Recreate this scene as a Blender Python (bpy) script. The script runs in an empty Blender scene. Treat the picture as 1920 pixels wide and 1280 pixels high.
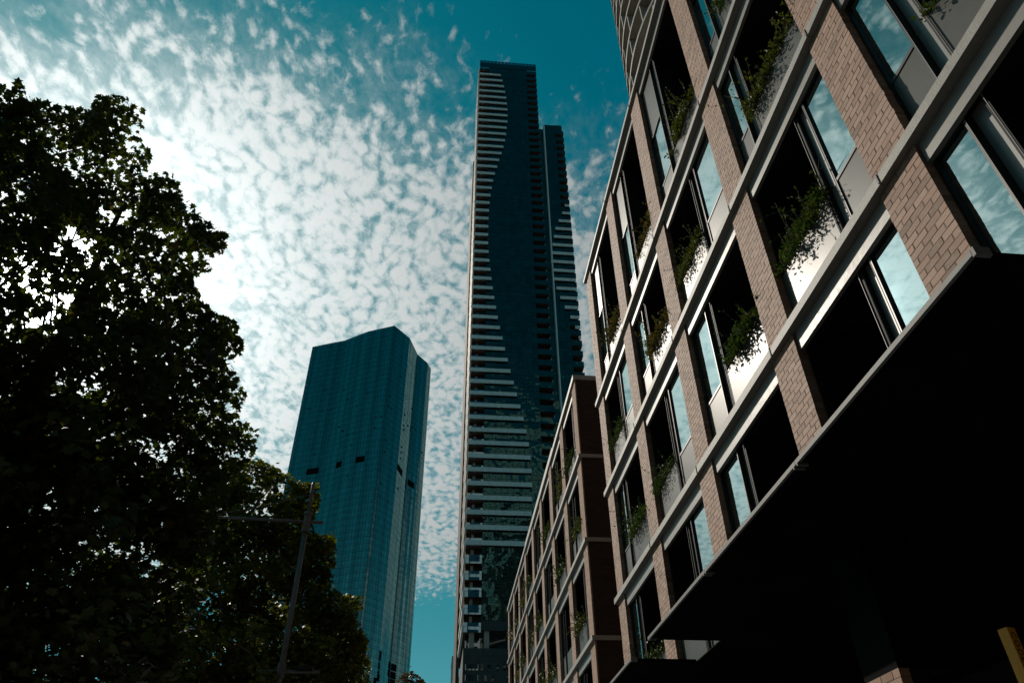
import bpy, math, random
import numpy as np
from mathutils import Matrix, Vector

# ------------------------------------------------------------------ camera, sky, sun, exposure
scn = bpy.context.scene
COL = scn.collection
EYE = 1.6                                   # camera height above the pavement
CAM_R = ((0.9953616, -0.05017733, 0.08208237),   # rows: street axes (X to the facade, Y up the street, Z up)
         (-0.09558684, -0.6123351, 0.78479863),  # columns: camera right, up, forward
         (-0.01088282, 0.78900441, 0.61429114))
cam_data = bpy.data.cameras.new('camera')
cam_data.sensor_width = 36.0
cam_data.lens = 36.0 * 1354.7 / 1920.0
cam_data.clip_start = 0.05
cam_data.clip_end = 20000.0
cam = bpy.data.objects.new('camera', cam_data)
COL.objects.link(cam)
cam.matrix_world = Matrix(((CAM_R[0][0], CAM_R[0][1], -CAM_R[0][2], 0.0),
                           (CAM_R[1][0], CAM_R[1][1], -CAM_R[1][2], 0.0),
                           (CAM_R[2][0], CAM_R[2][1], -CAM_R[2][2], EYE),
                           (0, 0, 0, 1)))
scn.camera = cam

SUN = Vector((-0.47016, 0.67057, 0.57384)).normalized()
SUN_ELEV = math.asin(SUN.z)
SUN_AZ = math.atan2(SUN.x, SUN.y)           # clockwise from +Y

scn.view_settings.view_transform = 'Standard'
scn.view_settings.look = 'None'
scn.view_settings.gamma = 1.0
scn.view_settings.use_curve_mapping = False
scn.view_settings.exposure = 0.0

sun_data = bpy.data.lights.new('sun', 'SUN')
sun_data.energy = 3.7
sun_data.angle = math.radians(0.55)
sun_data.color = (1.0, 0.90, 0.77)
sun = bpy.data.objects.new('sun', sun_data)
sun.rotation_euler = SUN.to_track_quat('Z', 'Y').to_euler()
sun.location = (-60, 90, 80)
COL.objects.link(sun)

class Nodes:
    """short-hand for building node trees"""
    def __init__(self, tree):
        self.t = tree
    def n(self, kind, **kw):
        nd = self.t.nodes.new(kind)
        for k, v in kw.items():
            if k == 'ins':
                for name, val in v.items():
                    self.put(nd, name, val)
            else:
                setattr(nd, k, v)
        return nd
    def put(self, nd, name, val):
        sock = nd.inputs[name]
        if isinstance(val, bpy.types.NodeSocket):
            self.t.links.new(val, sock)
        else:
            sock.default_value = val
    def math(self, op, a, b=0.0, c=0.0, clamp=False):
        nd = self.n('ShaderNodeMath', operation=op, use_clamp=clamp)
        for i, v in enumerate((a, b, c)):
            self.put(nd, i, v)
        return nd.outputs[0]
    def vmath(self, op, a, b=(0, 0, 0)):
        nd = self.n('ShaderNodeVectorMath', operation=op)
        self.put(nd, 0, a); self.put(nd, 1, b)
        return nd
    def mix(self, fac, a, b, blend='MIX'):
        nd = self.n('ShaderNodeMix', data_type='RGBA', blend_type=blend)
        self.put(nd, 0, fac); self.put(nd, 6, a); self.put(nd, 7, b)
        return nd.outputs[2]
    def ramp(self, fac, stops, interp='LINEAR'):
        nd = self.n('ShaderNodeValToRGB')
        cr = nd.color_ramp; cr.interpolation = interp
        while len(cr.elements) < len(stops):
            cr.elements.new(0.5)
        for e, (p, c) in zip(cr.elements, stops):
            e.position = p
            e.color = (c, c, c, 1) if isinstance(c, (int, float)) else (*c, 1)
        self.put(nd, 0, fac)
        return nd.outputs[0]
    def smooth(self, x, lo, hi):
        nd = self.n('ShaderNodeMapRange', interpolation_type='SMOOTHSTEP')
        self.put(nd, 'Value', x); nd.inputs['From Min'].default_value = lo; nd.inputs['From Max'].default_value = hi
        return nd.outputs[0]
    def noise(self, vec, scale, detail=2.0, rough=0.5, dist=0.0, lac=2.0):
        nd = self.n('ShaderNodeTexNoise')
        self.put(nd, 'Vector', vec); self.put(nd, 'Scale', scale); self.put(nd, 'Detail', detail)
        self.put(nd, 'Roughness', rough); self.put(nd, 'Distortion', dist); self.put(nd, 'Lacunarity', lac)
        return nd

world = bpy.data.worlds.new('World')
scn.world = world
world.use_nodes = True
W = Nodes(world.node_tree)
world.node_tree.nodes.clear()
sky = W.n('ShaderNodeTexSky', sky_type='NISHITA', sun_disc=False, sun_elevation=SUN_ELEV, sun_rotation=SUN_AZ,
          altitude=50.0, air_density=1.0, dust_density=1.2, ozone_density=2.0)
tc = W.n('ShaderNodeTexCoord')
dirv = tc.outputs['Generated']
sp = W.n('ShaderNodeSeparateXYZ'); W.put(sp, 0, dirv)
zz = W.math('ADD', W.math('MAXIMUM', sp.outputs[2], 0.0), 0.06)
pxs = W.math('DIVIDE', sp.outputs[0], zz)
pys = W.math('DIVIDE', sp.outputs[1], zz)
pc = W.n('ShaderNodeCombineXYZ'); W.put(pc, 0, pxs); W.put(pc, 1, pys)
P = pc.outputs[0]
# a sheet of altocumulus: a band of broken puffs, thinning out towards the zenith and towards the horizon
warp = W.noise(P, 7.0, 3.0, 0.55)
wv = W.vmath('SCALE', W.vmath('SUBTRACT', warp.outputs['Color'], (0.5, 0.5, 0.5)).outputs[0])
wv.inputs['Scale'].default_value = 0.06
Pw = W.vmath('ADD', P, wv.outputs[0]).outputs[0]
stretch = W.n('ShaderNodeMapping'); W.put(stretch, 'Vector', Pw)
stretch.inputs['Rotation'].default_value = (0, 0, math.radians(24))
stretch.inputs['Scale'].default_value = (1.15, 0.80, 1.0)
Ps = stretch.outputs[0]
puff = W.n('ShaderNodeTexVoronoi', feature='SMOOTH_F1')
W.put(puff, 'Vector', Ps); W.put(puff, 'Scale', 47.0); W.put(puff, 'Smoothness', 0.6)
W.put(puff, 'Randomness', 1.0)
puffv = W.math('SUBTRACT', 0.75, puff.outputs['Distance'])
fine = W.noise(Ps, 47.0, 10.0, 0.66, 0.1)
medium = W.noise(Ps, 15.0, 3.0, 0.5, 0.2)
patch = W.noise(P, 3.6, 3.0, 0.55, 0.4)
q = W.math('SUBTRACT', pys, W.math('MULTIPLY', W.math('MAXIMUM', W.math('MINIMUM', pxs, 0.08), -0.34), 0.45))
q = W.math('SUBTRACT', q, W.math('MULTIPLY', W.math('MAXIMUM', W.math('SUBTRACT', -0.60, pxs), 0.0), 0.5))
edge = W.math('ADD', q, W.math('MULTIPLY', W.math('SUBTRACT', patch.outputs[0], 0.5), 0.55))
cov_a = W.smooth(edge, 0.37, 0.90)
far_edge = W.math('ADD', pys, W.math('MULTIPLY', W.math('SUBTRACT', patch.outputs[0], 0.5), 0.7))
cov_b = W.math('SUBTRACT', 1.0, W.smooth(far_edge, 2.1, 2.9))
cover = W.math('MULTIPLY', cov_a, cov_b)
dens = W.math('ADD', W.math('MULTIPLY', puffv, 0.46), W.math('MULTIPLY', fine.outputs[0], 1.0))
dens = W.math('ADD', dens, W.math('ADD', W.math('MULTIPLY', patch.outputs[0], 0.10), W.math('MULTIPLY', medium.outputs[0], 0.30)))
thr = W.math('SUBTRACT', 1.22, W.math('MULTIPLY', cover, 0.56))
excess = W.math('SUBTRACT', dens, thr)
mask = W.smooth(excess, -0.18, 0.34)
veil_sun = W.math('MULTIPLY', W.math('POWER', W.math('MAXIMUM', W.vmath('DOT_PRODUCT', W.vmath('NORMALIZE', dirv).outputs[0], tuple(SUN)).outputs['Value'], 0.0), 26.0), 0.65)
veil = W.math('MULTIPLY', W.smooth(W.math('ADD', fine.outputs[0], W.math('MULTIPLY', cover, 0.3)), 0.45, 0.95), 0.30)
mask = W.math('MAXIMUM', mask, W.math('MULTIPLY', veil, W.smooth(cover, 0.15, 0.8)))
mask = W.math('SUBTRACT', 1.0, W.math('MULTIPLY', W.math('SUBTRACT', 1.0, mask), W.math('SUBTRACT', 1.0, W.math('MULTIPLY', veil_sun, W.smooth(cover, 0.2, 0.9)))))
mask = W.math('MULTIPLY', mask, W.smooth(cover, 0.0, 0.25))
mask = W.math('MULTIPLY', mask, W.smooth(sp.outputs[2], 0.10, 0.24))
# the nearer the sun, the brighter the thin cloud in front of it
dsun = W.vmath('DOT_PRODUCT', W.vmath('NORMALIZE', dirv).outputs[0], tuple(SUN)).outputs['Value']
dsun = W.math('MAXIMUM', dsun, 0.0)
g1 = W.math('POWER', dsun, 9.0)
g2 = W.math('POWER', dsun, 60.0)
g3 = W.math('POWER', dsun, 900.0)
lum = W.math('ADD', 0.38, W.math('ADD', W.math('MULTIPLY', g1, 0.80), W.math('MULTIPLY', g2, 1.0)))
lum = W.math('ADD', lum, W.math('MULTIPLY', g3, 14.0))
thick = W.smooth(excess, 0.08, 0.42)
lum = W.math('MULTIPLY', lum, W.math('SUBTRACT', 1.0, W.math('MULTIPLY', thick, 0.12)))
cloud = W.mix(1.0, (0.92, 0.98, 0.97, 1), (1, 1, 1, 1), 'MULTIPLY')
cl = W.vmath('SCALE', cloud); W.put(cl, 'Scale', W.math('MULTIPLY', lum, 10.0))
tinted = W.vmath('MULTIPLY', sky.outputs[0], (0.0, 0.95, 0.88)).outputs[0]
blue = W.vmath('DIVIDE', tinted, W.vmath('ADD', (1, 1, 1), W.vmath('DIVIDE', tinted, (3.0, 3.3, 4.2)).outputs[0]).outputs[0]).outputs[0]
halo = W.vmath('SCALE', (0.9, 0.95, 0.95)); W.put(halo, 'Scale', W.math('ADD', W.math('MULTIPLY', W.math('POWER', dsun, 20.0), 0.6), W.math('MULTIPLY', g3, 60.0)))
haze_low = W.math('POWER', W.math('SUBTRACT', 1.0, W.math('MAXIMUM', sp.outputs[2], 0.0)), 5.0)
low = W.vmath('SCALE', (2.2, 3.0, 3.0)); W.put(low, 'Scale', haze_low)
blue = W.vmath('ADD', blue, low.outputs[0]).outputs[0]
blue = W.vmath('ADD', blue, halo.outputs[0]).outputs[0]
final = W.mix(mask, blue, cl.outputs[0])
bg = W.n('ShaderNodeBackground'); W.put(bg, 'Color', final); bg.inputs['Strength'].default_value = 0.1
wo = W.n('ShaderNodeOutputWorld'); W.put(wo, 'Surface', bg.outputs[0])
world.cycles.sampling_method = 'MANUAL'
world.cycles.sample_map_resolution = 1024

# ------------------------------------------------------------------ helpers
rng = np.random.default_rng(7)
random.seed(7)
ORG = {}                                    # world origin of every object made here

def ray(px, py):
    """direction in the street frame of a point of a 1920 x 1280 picture (used to take bearings of real things)"""
    c = np.array([px - 960.0, 640.0 - py, 1354.7])
    return np.array(CAM_R) @ c

def project(p):
    c = np.array(CAM_R).T @ (np.asarray(p, float) - np.array([0, 0, EYE]))
    return 960 + 1354.7 * c[0] / c[2], 640 - 1354.7 * c[1] / c[2], c[2]

def link(name, data, parent=None, origin=None):
    o = bpy.data.objects.new(name, data)
    COL.objects.link(o)
    if origin is None:
        origin = ORG[parent.name] if parent is not None else (0.0, 0.0, 0.0)
    ORG[o.name] = tuple(float(v) for v in origin)
    if parent is not None:
        o.parent = parent
        po = ORG[parent.name]
        o.location = [a - b for a, b in zip(origin, po)]
    else:
        o.location = origin
    return o

def tag(o, label=None, cat=None, group=None, kind=None):
    for k, v in (('label', label), ('category', cat), ('group', group), ('kind', kind)):
        if v:
            o[k] = v
    return o

def empty(name, loc, label=None, cat=None, group=None):
    o = link(name, None, None, loc)
    o.empty_display_size = 0.3
    return tag(o, label, cat, group)

class MB:
    """collects faces in world coordinates; build() makes them ONE mesh object"""
    def __init__(self):
        self.v, self.f, self.m = [], [], []
    def add(self, verts, faces, mi=0):
        b = len(self.v)
        self.v.extend([tuple(p) for p in verts])
        self.f.extend([tuple(i + b for i in f) for f in faces])
        self.m.extend([mi] * len(faces))
        return self
    def box(self, x0, x1, y0, y1, z0, z1, mi=0):
        v = [(x0, y0, z0), (x1, y0, z0), (x1, y1, z0), (x0, y1, z0), (x0, y0, z1), (x1, y0, z1), (x1, y1, z1), (x0, y1, z1)]
        return self.add(v, [(3, 2, 1, 0), (4, 5, 6, 7), (0, 1, 5, 4), (2, 3, 7, 6), (1, 2, 6, 5), (3, 0, 4, 7)], mi)
    def prism(self, poly, z0, z1, mi=0):
        """vertical prism over a plan polygon (counter-clockwise)"""
        n = len(poly)
        v = [(x, y, z0) for x, y in poly] + [(x, y, z1) for x, y in poly]
        f = [tuple(range(n - 1, -1, -1)), tuple(range(n, 2 * n))]
        f += [(i, (i + 1) % n, n + (i + 1) % n, n + i) for i in range(n)]
        return self.add(v, f, mi)
    def tube(self, pts, rad, n=8, cap=True):
        pts = [Vector(p) for p in pts]
        rings, v, f = [], [], []
        up = Vector((0.31, 0.17, 0.93))
        for i, p in enumerate(pts):
            d = (pts[min(i + 1, len(pts) - 1)] - pts[max(i - 1, 0)]).normalized()
            a = d.cross(up)
            if a.length < 1e-3:
                a = d.cross(Vector((1, 0, 0)))
            a.normalize(); b = d.cross(a)
            r = rad[i] if hasattr(rad, '__len__') else rad
            for k in range(n):
                t = 2 * math.pi * k / n
                v.append(p + a * (r * math.cos(t)) + b * (r * math.sin(t)))
        for i in range(len(pts) - 1):
            for k in range(n):
                k2 = (k + 1) % n
                f.append((i * n + k, i * n + k2, (i + 1) * n + k2, (i + 1) * n + k))
        if cap:
            f.append(tuple(range(n - 1, -1, -1)))
            f.append(tuple((len(pts) - 1) * n + k for k in range(n)))
        return self.add(v, f)
    def build(self, name, mat, parent=None, origin=None, smooth=False):
        if origin is None:
            origin = ORG[parent.name] if parent is not None else (0.0, 0.0, 0.0)
        me = bpy.data.meshes.new(name)
        me.from_pydata([(x - origin[0], y - origin[1], z - origin[2]) for x, y, z in self.v], [], self.f)
        mats = mat if isinstance(mat, (list, tuple)) else [mat]
        for m in mats:
            me.materials.append(m)
        if len(mats) > 1:
            me.polygons.foreach_set('material_index', self.m)
        if smooth:
            me.polygons.foreach_set('use_smooth', [True] * len(me.polygons))
        me.update()
        return link(name, me, parent, origin)

def bigmesh(name, verts, k, mat, parent=None, origin=None):
    """mesh of many equal k-sided faces from an array (n*k, 3), one face after another"""
    if origin is None:
        origin = ORG[parent.name] if parent is not None else (0.0, 0.0, 0.0)
    verts = np.asarray(verts, np.float64) - np.array(origin)
    n = len(verts) // k
    me = bpy.data.meshes.new(name)
    me.vertices.add(n * k); me.vertices.foreach_set('co', verts.astype(np.float32).ravel())
    me.loops.add(n * k); me.loops.foreach_set('vertex_index', np.arange(n * k, dtype=np.int32))
    me.polygons.add(n); me.polygons.foreach_set('loop_start', np.arange(0, n * k, k, dtype=np.int32))
    me.update(calc_edges=True)
    me.materials.append(mat)
    return link(name, me, parent, origin)

def shared(name, me, parent, origin, rot=None):
    o = link(name, me, parent, origin)
    if rot is not None:
        o.rotation_euler = rot
    return o

# ------------------------------------------------------------------ materials
def material(name):
    m = bpy.data.materials.new(name)
    m.use_nodes = True
    m.node_tree.nodes.clear()
    nt = Nodes(m.node_tree)
    out = nt.n('ShaderNodeOutputMaterial')
    return m, nt, out

def principled(name, color, rough=0.6, metal=0.0, spec=0.5, var=0.12, vscale=6.0, bump=0.0, bscale=60.0, coat=0.0, rvar=0.0):
    m, nt, out = material(name)
    pb = nt.n('ShaderNodeBsdfPrincipled')
    pos = nt.n('ShaderNodeNewGeometry').outputs['Position']
    n1 = nt.noise(pos, vscale, 5.0, 0.62)
    dark = tuple(c * (1 - var) for c in color) + (1,)
    light = tuple(min(c * (1 + var), 1) for c in color) + (1,)
    fac = nt.smooth(n1.outputs[0], 0.3, 0.7)
    nt.put(pb, 'Base Color', nt.mix(fac, dark, light))
    pb.inputs['Metallic'].default_value = metal
    pb.inputs['Specular IOR Level'].default_value = spec
    if rvar:
        n3 = nt.noise(pos, vscale * 2.7, 4.0, 0.6)
        nt.put(pb, 'Roughness', nt.math('ADD', rough, nt.math('MULTIPLY', nt.math('SUBTRACT', n3.outputs[0], 0.5), rvar)))
    else:
        pb.inputs['Roughness'].default_value = rough
    if coat:
        pb.inputs['Coat Weight'].default_value = coat
    if bump:
        n2 = nt.noise(pos, bscale, 4.0, 0.6)
        bp = nt.n('ShaderNodeBump'); bp.inputs['Strength'].default_value = bump; bp.inputs['Distance'].default_value = 0.01
        nt.put(bp, 'Height', n2.outputs[0]); nt.put(pb, 'Normal', bp.outputs[0])
    nt.put(out, 'Surface', pb.outputs[0])
    return m

def glass(name, body, tint, refl, wob=0.0, wscale=0.8, vary=0.0, rough=0.0, bays=0.0):
    """coated facade glass: a dark body behind a mirror-like coat that strengthens towards grazing view"""
    m, nt, out = material(name)
    d = nt.n('ShaderNodeBsdfDiffuse'); d.inputs['Color'].default_value = (*body, 1)
    g = nt.n('ShaderNodeBsdfGlossy'); g.inputs['Color'].default_value = (*tint, 1); g.inputs['Roughness'].default_value = rough
    fr = nt.n('ShaderNodeFresnel'); fr.inputs['IOR'].default_value = 1.5
    base = refl
    if vary:
        rn = nt.n('ShaderNodeNewGeometry').outputs['Random Per Island']
        base = nt.math('MULTIPLY', refl, nt.math('ADD', 1 - vary, nt.math('MULTIPLY', rn, 2 * vary)))
    fac = nt.math('ADD', base, nt.math('MULTIPLY', fr.outputs[0], nt.math('SUBTRACT', 1.0, base)), clamp=True)
    if bays:
        sx = nt.n('ShaderNodeSeparateXYZ'); nt.put(sx, 0, nt.n('ShaderNodeNewGeometry').outputs['Position'])
        cx = nt.n('ShaderNodeCombineXYZ'); nt.put(cx, 0, sx.outputs[0]); nt.put(cx, 1, sx.outputs[1])
        bn = nt.noise(cx.outputs[0], 0.22, 3.0, 0.6)
        fac = nt.math('MULTIPLY', fac, nt.math('ADD', 1.0 - bays, nt.math('MULTIPLY', nt.smooth(bn.outputs[0], 0.35, 0.65), 2 * bays)), clamp=True)
    if wob:
        pos = nt.n('ShaderNodeNewGeometry').outputs['Position']
        bp = nt.n('ShaderNodeBump'); bp.inputs['Strength'].default_value = 1.0; bp.inputs['Distance'].default_value = wob
        nt.put(bp, 'Height', nt.noise(pos, wscale, 2.0, 0.5).outputs[0])
        nt.put(g, 'Normal', bp.outputs[0])
    mx = nt.n('ShaderNodeMixShader'); nt.put(mx, 0, fac); nt.put(mx, 1, d.outputs[0]); nt.put(mx, 2, g.outputs[0])
    nt.put(out, 'Surface', mx.outputs[0])
    return m

def brick_material(name):
    """single bricks: each its own shade, speckled and rough"""
    m, nt, out = material(name)
    pb = nt.n('ShaderNodeBsdfPrincipled')
    geo = nt.n('ShaderNodeNewGeometry')
    rnd = nt.math('FRACT', nt.math('ADD', geo.outputs['Random Per Island'], nt.n('ShaderNodeObjectInfo').outputs['Random']))
    col = nt.ramp(rnd, [(0.0, (0.145, 0.082, 0.052)), (0.14, (0.225, 0.127, 0.083)), (0.4, (0.275, 0.155, 0.103)), (0.7, (0.30, 0.175, 0.12)), (0.9, (0.335, 0.212, 0.155)),
                        (1.0, (0.19, 0.105, 0.064))])
    sp1 = nt.noise(geo.outputs['Position'], 38.0, 5.0, 0.65)
    sp2 = nt.noise(geo.outputs['Position'], 5.0, 3.0, 0.6)
    stain = nt.noise(geo.outputs['Position'], 1.1, 4.0, 0.6)
    col = nt.mix(nt.math('MULTIPLY', nt.smooth(sp1.outputs[0], 0.42, 0.72), 0.42), col, (0.22, 0.14, 0.105, 1))
    col = nt.mix(nt.math('MULTIPLY', nt.smooth(sp2.outputs[0], 0.45, 0.8), 0.25), col, (0.43, 0.32, 0.26, 1))
    col = nt.mix(nt.math('MULTIPLY', nt.smooth(stain.outputs[0], 0.5, 0.8), 0.25), col, (0.23, 0.155, 0.12, 1))
    nt.put(pb, 'Base Color', col)
    pb.inputs['Roughness'].default_value = 0.74
    pb.inputs['Specular IOR Level'].default_value = 0.4
    bp = nt.n('ShaderNodeBump'); bp.inputs['Strength'].default_value = 0.5; bp.inputs['Distance'].default_value = 0.004
    nt.put(bp, 'Height', nt.noise(geo.outputs['Position'], 70.0, 4.0, 0.6).outputs[0]); nt.put(pb, 'Normal', bp.outputs[0])
    nt.put(out, 'Surface', pb.outputs[0])
    return m

def far_brick_material(name, c1=(0.27, 0.17, 0.125), c2=(0.36, 0.235, 0.18), cm=(0.22, 0.175, 0.14)):
    """brickwork too far away to tell the bricks apart"""
    m, nt, out = material(name)
    pb = nt.n('ShaderNodeBsdfPrincipled')
    geo = nt.n('ShaderNodeNewGeometry')
    s = nt.n('ShaderNodeSeparateXYZ'); nt.put(s, 0, geo.outputs['Position'])
    cb = nt.n('ShaderNodeCombineXYZ'); nt.put(cb, 0, nt.math('ADD', s.outputs[0], s.outputs[1])); nt.put(cb, 1, s.outputs[2])
    br = nt.n('ShaderNodeTexBrick'); nt.put(br, 'Vector', cb.outputs[0])
    br.offset = 0.5; br.squash = 1.0
    br.inputs['Scale'].default_value = 1.0
    br.inputs['Brick Width'].default_value = 0.24; br.inputs['Row Height'].default_value = 0.086
    br.inputs['Mortar Size'].default_value = 0.006; br.inputs['Mortar Smooth'].default_value = 0.1
    br.inputs['Color1'].default_value = (*c1, 1); br.inputs['Color2'].default_value = (*c2, 1)
    br.inputs['Mortar'].default_value = (*cm, 1)
    n1 = nt.noise(geo.outputs['Position'], 0.9, 4.0, 0.6)
    nt.put(pb, 'Base Color', nt.mix(nt.math('MULTIPLY', nt.smooth(n1.outputs[0], 0.4, 0.8), 0.3), br.outputs['Color'], (c1[0] * 0.8, c1[1] * 0.8, c1[2] * 0.8, 1)))
    pb.inputs['Roughness'].default_value = 0.9
    pb.inputs['Specular IOR Level'].default_value = 0.2
    bp = nt.n('ShaderNodeBump'); bp.inputs['Strength'].default_value = 0.6; bp.inputs['Distance'].default_value = 0.006
    nt.put(bp, 'Height', nt.math('SUBTRACT', 1.0, br.outputs['Fac'])); nt.put(pb, 'Normal', bp.outputs[0])
    nt.put(out, 'Surface', pb.outputs[0])
    return m

def leaf_material(name, c0, c1, c2, trans=0.45):
    m, nt, out = material(name)
    geo = nt.n('ShaderNodeNewGeometry')
    col = nt.ramp(geo.outputs['Random Per Island'], [(0.0, c0), (0.55, c1), (0.93, c1), (1.0, c2)])
    pb = nt.n('ShaderNodeBsdfPrincipled')
    nt.put(pb, 'Base Color', col); pb.inputs['Roughness'].default_value = 0.5; pb.inputs['Specular IOR Level'].default_value = 0.35
    tr = nt.n('ShaderNodeBsdfTranslucent')
    nt.put(tr, 'Color', nt.mix(1.0, col, (1.0, 1.15, 0.45, 1), 'MULTIPLY'))
    mx = nt.n('ShaderNodeMixShader'); mx.inputs[0].default_value = trans
    nt.put(mx, 1, pb.outputs[0]); nt.put(mx, 2, tr.outputs[0]); nt.put(out, 'Surface', mx.outputs[0])
    return m

M = {}
M['brick'] = brick_material('pale_brick')
M['far_brick'] = far_brick_material('far_brickwork')
M['shaded_brick'] = far_brick_material('shaded_brickwork', (0.028, 0.0185, 0.015), (0.042, 0.027, 0.022), (0.024, 0.020, 0.018))  # far brickwork darkened: the end wall's shade is put into the colour
M['mortar'] = principled('mortar', (0.20, 0.155, 0.12), 0.95, var=0.2, vscale=20, spec=0.1)
def streaked(name, color):
    m, nt, out = material(name)
    pb = nt.n('ShaderNodeBsdfPrincipled')
    pos = nt.n('ShaderNodeNewGeometry').outputs['Position']
    mp = nt.n('ShaderNodeMapping'); nt.put(mp, 'Vector', pos); mp.inputs['Scale'].default_value = (9.0, 9.0, 0.8)
    a = nt.noise(mp.outputs[0], 1.0, 4.0, 0.65); b = nt.noise(pos, 3.0, 6.0, 0.7); c = nt.noise(pos, 45.0, 4.0, 0.6)
    col = nt.mix(nt.math('MULTIPLY', nt.smooth(a.outputs[0], 0.5, 0.75), 0.45), (*color, 1), tuple(v * 0.55 for v in color) + (1,))
    col = nt.mix(nt.math('MULTIPLY', nt.smooth(b.outputs[0], 0.52, 0.72), 0.5), col, tuple(v * 1.35 for v in color) + (1,))
    nt.put(pb, 'Base Color', col); pb.inputs['Roughness'].default_value = 0.6; pb.inputs['Specular IOR Level'].default_value = 0.35
    bp = nt.n('ShaderNodeBump'); bp.inputs['Strength'].default_value = 0.3; bp.inputs['Distance'].default_value = 0.01
    nt.put(bp, 'Height', c.outputs[0]); nt.put(pb, 'Normal', bp.outputs[0]); nt.put(out, 'Surface', pb.outputs[0])
    return m
M['stone'] = streaked('ledge_concrete', (0.225, 0.217, 0.197))
M['lintel'] = principled('lintel_metal', (0.215, 0.21, 0.195), 0.45, metal=0.0, spec=0.25, var=0.06, vscale=5.0, rvar=0.2)
M['panel'] = principled('satin_panel', (0.092, 0.092, 0.086), 0.37, metal=0.0, var=0.05, vscale=2.2, rvar=0.05, spec=0.14)
M['channel'] = principled('channel_metal', (0.17, 0.17, 0.16), 0.45, metal=0.0, var=0.05, vscale=3.0)
M['frame'] = principled('charcoal_frame', (0.014, 0.015, 0.016), 0.42, var=0.15, spec=0.4)
M['edge'] = principled('aluminium_edge', (0.11, 0.112, 0.11), 0.55, metal=0.0, var=0.06)
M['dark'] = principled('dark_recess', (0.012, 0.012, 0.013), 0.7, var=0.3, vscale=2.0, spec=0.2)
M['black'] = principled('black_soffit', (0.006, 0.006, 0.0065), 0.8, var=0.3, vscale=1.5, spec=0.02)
M['pane'] = glass('coated_window', (0.004, 0.006, 0.007), (0.66, 0.86, 0.85), 0.44, wob=0.0011, wscale=1.3)
M['fascia'] = principled('canopy_fascia', (0.15, 0.153, 0.15), 0.6, metal=0.0, spec=0.2, var=0.1, vscale=8)
M['tower_frame'] = principled('tower_mullion', (0.012, 0.017, 0.02), 0.5, var=0.2, vscale=0.4)
M['tower_glass'] = glass('tower_glass', (0.001, 0.005, 0.006), (0.30, 0.80, 0.76), 0.06, wob=0.34, wscale=0.27, vary=0.35)
M['band'] = principled('pale_band', (0.58, 0.59, 0.57), 0.55, var=0.05, vscale=0.5, spec=0.4)
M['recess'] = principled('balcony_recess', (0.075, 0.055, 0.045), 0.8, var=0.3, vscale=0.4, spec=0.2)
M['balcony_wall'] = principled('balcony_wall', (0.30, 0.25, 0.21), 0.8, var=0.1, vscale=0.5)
M['blue_glass'] = glass('blue_balustrade', (0.004, 0.05, 0.085), (0.5, 0.85, 1.0), 0.14, vary=0.2)
M['podium'] = principled('podium_mesh', (0.03, 0.032, 0.032), 0.7, var=0.35, vscale=0.7)
M['teal_glass'] = glass('teal_glass', (0.001, 0.018, 0.019), (0.50, 0.88, 0.86), 0.215, wob=0.05, wscale=0.25, vary=0.10, bays=0.26)
M['teal_body'] = principled('teal_mullion', (0.006, 0.022, 0.025), 0.5, var=0.2, vscale=0.3)
M['cream'] = principled('cream_concrete', (0.30, 0.27, 0.235), 0.75, var=0.1, vscale=1.2)
M['bark'] = principled('bark', (0.085, 0.075, 0.06), 0.9, var=0.4, vscale=9, bump=0.4, bscale=30, spec=0.2)
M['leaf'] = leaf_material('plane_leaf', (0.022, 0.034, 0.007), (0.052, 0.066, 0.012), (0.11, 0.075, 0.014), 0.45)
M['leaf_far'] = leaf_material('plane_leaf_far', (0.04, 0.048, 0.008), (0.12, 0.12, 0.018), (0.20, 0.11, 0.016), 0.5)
M['shrub'] = leaf_material('shrub_leaf', (0.022, 0.042, 0.009), (0.05, 0.078, 0.015), (0.13, 0.08, 0.016), 0.3)
M['shrub_olive'] = leaf_material('olive_leaf', (0.035, 0.043, 0.011), (0.075, 0.082, 0.018), (0.16, 0.11, 0.024), 0.35)
M['shrub_russet'] = leaf_material('russet_leaf', (0.05, 0.05, 0.015), (0.11, 0.075, 0.02), (0.22, 0.08, 0.02), 0.35)
M['brown_leaf'] = leaf_material('brown_leaf', (0.06, 0.04, 0.02), (0.11, 0.06, 0.025), (0.16, 0.08, 0.03), 0.3)
M['pole'] = principled('galvanised_pole', (0.13, 0.125, 0.12), 0.5, metal=0.2, spec=0.4, var=0.12, vscale=14)
M['yellow'] = principled('yellow_paint', (0.95, 0.40, 0.015), 0.5, var=0.07, vscale=12)
M['letter'] = principled('black_letter', (0.015, 0.013, 0.01), 0.6, var=0.1)
M['asphalt'] = principled('asphalt', (0.05, 0.05, 0.052), 0.92, var=0.25, vscale=12, bump=0.3, bscale=120)
M['paving'] = principled('bluestone_paving', (0.13, 0.13, 0.135), 0.85, var=0.2, vscale=3, bump=0.2)
M['kerb'] = principled('bluestone_kerb', (0.16, 0.16, 0.165), 0.8, var=0.2, vscale=5)
M['line'] = principled('road_paint', (0.75, 0.75, 0.72), 0.7, var=0.1, vscale=9)
M['earth'] = principled('ground_earth', (0.09, 0.085, 0.075), 0.95, var=0.25, vscale=0.05)
M['office_glass'] = glass('office_glass', (0.01, 0.016, 0.018), (0.7, 0.85, 0.9), 0.10)
M['white_wall'] = principled('white_precast', (0.72, 0.71, 0.68), 0.8, var=0.08, vscale=0.3)
M['grey_wall'] = principled('grey_render', (0.40, 0.39, 0.37), 0.8, var=0.08, vscale=0.3)

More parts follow.
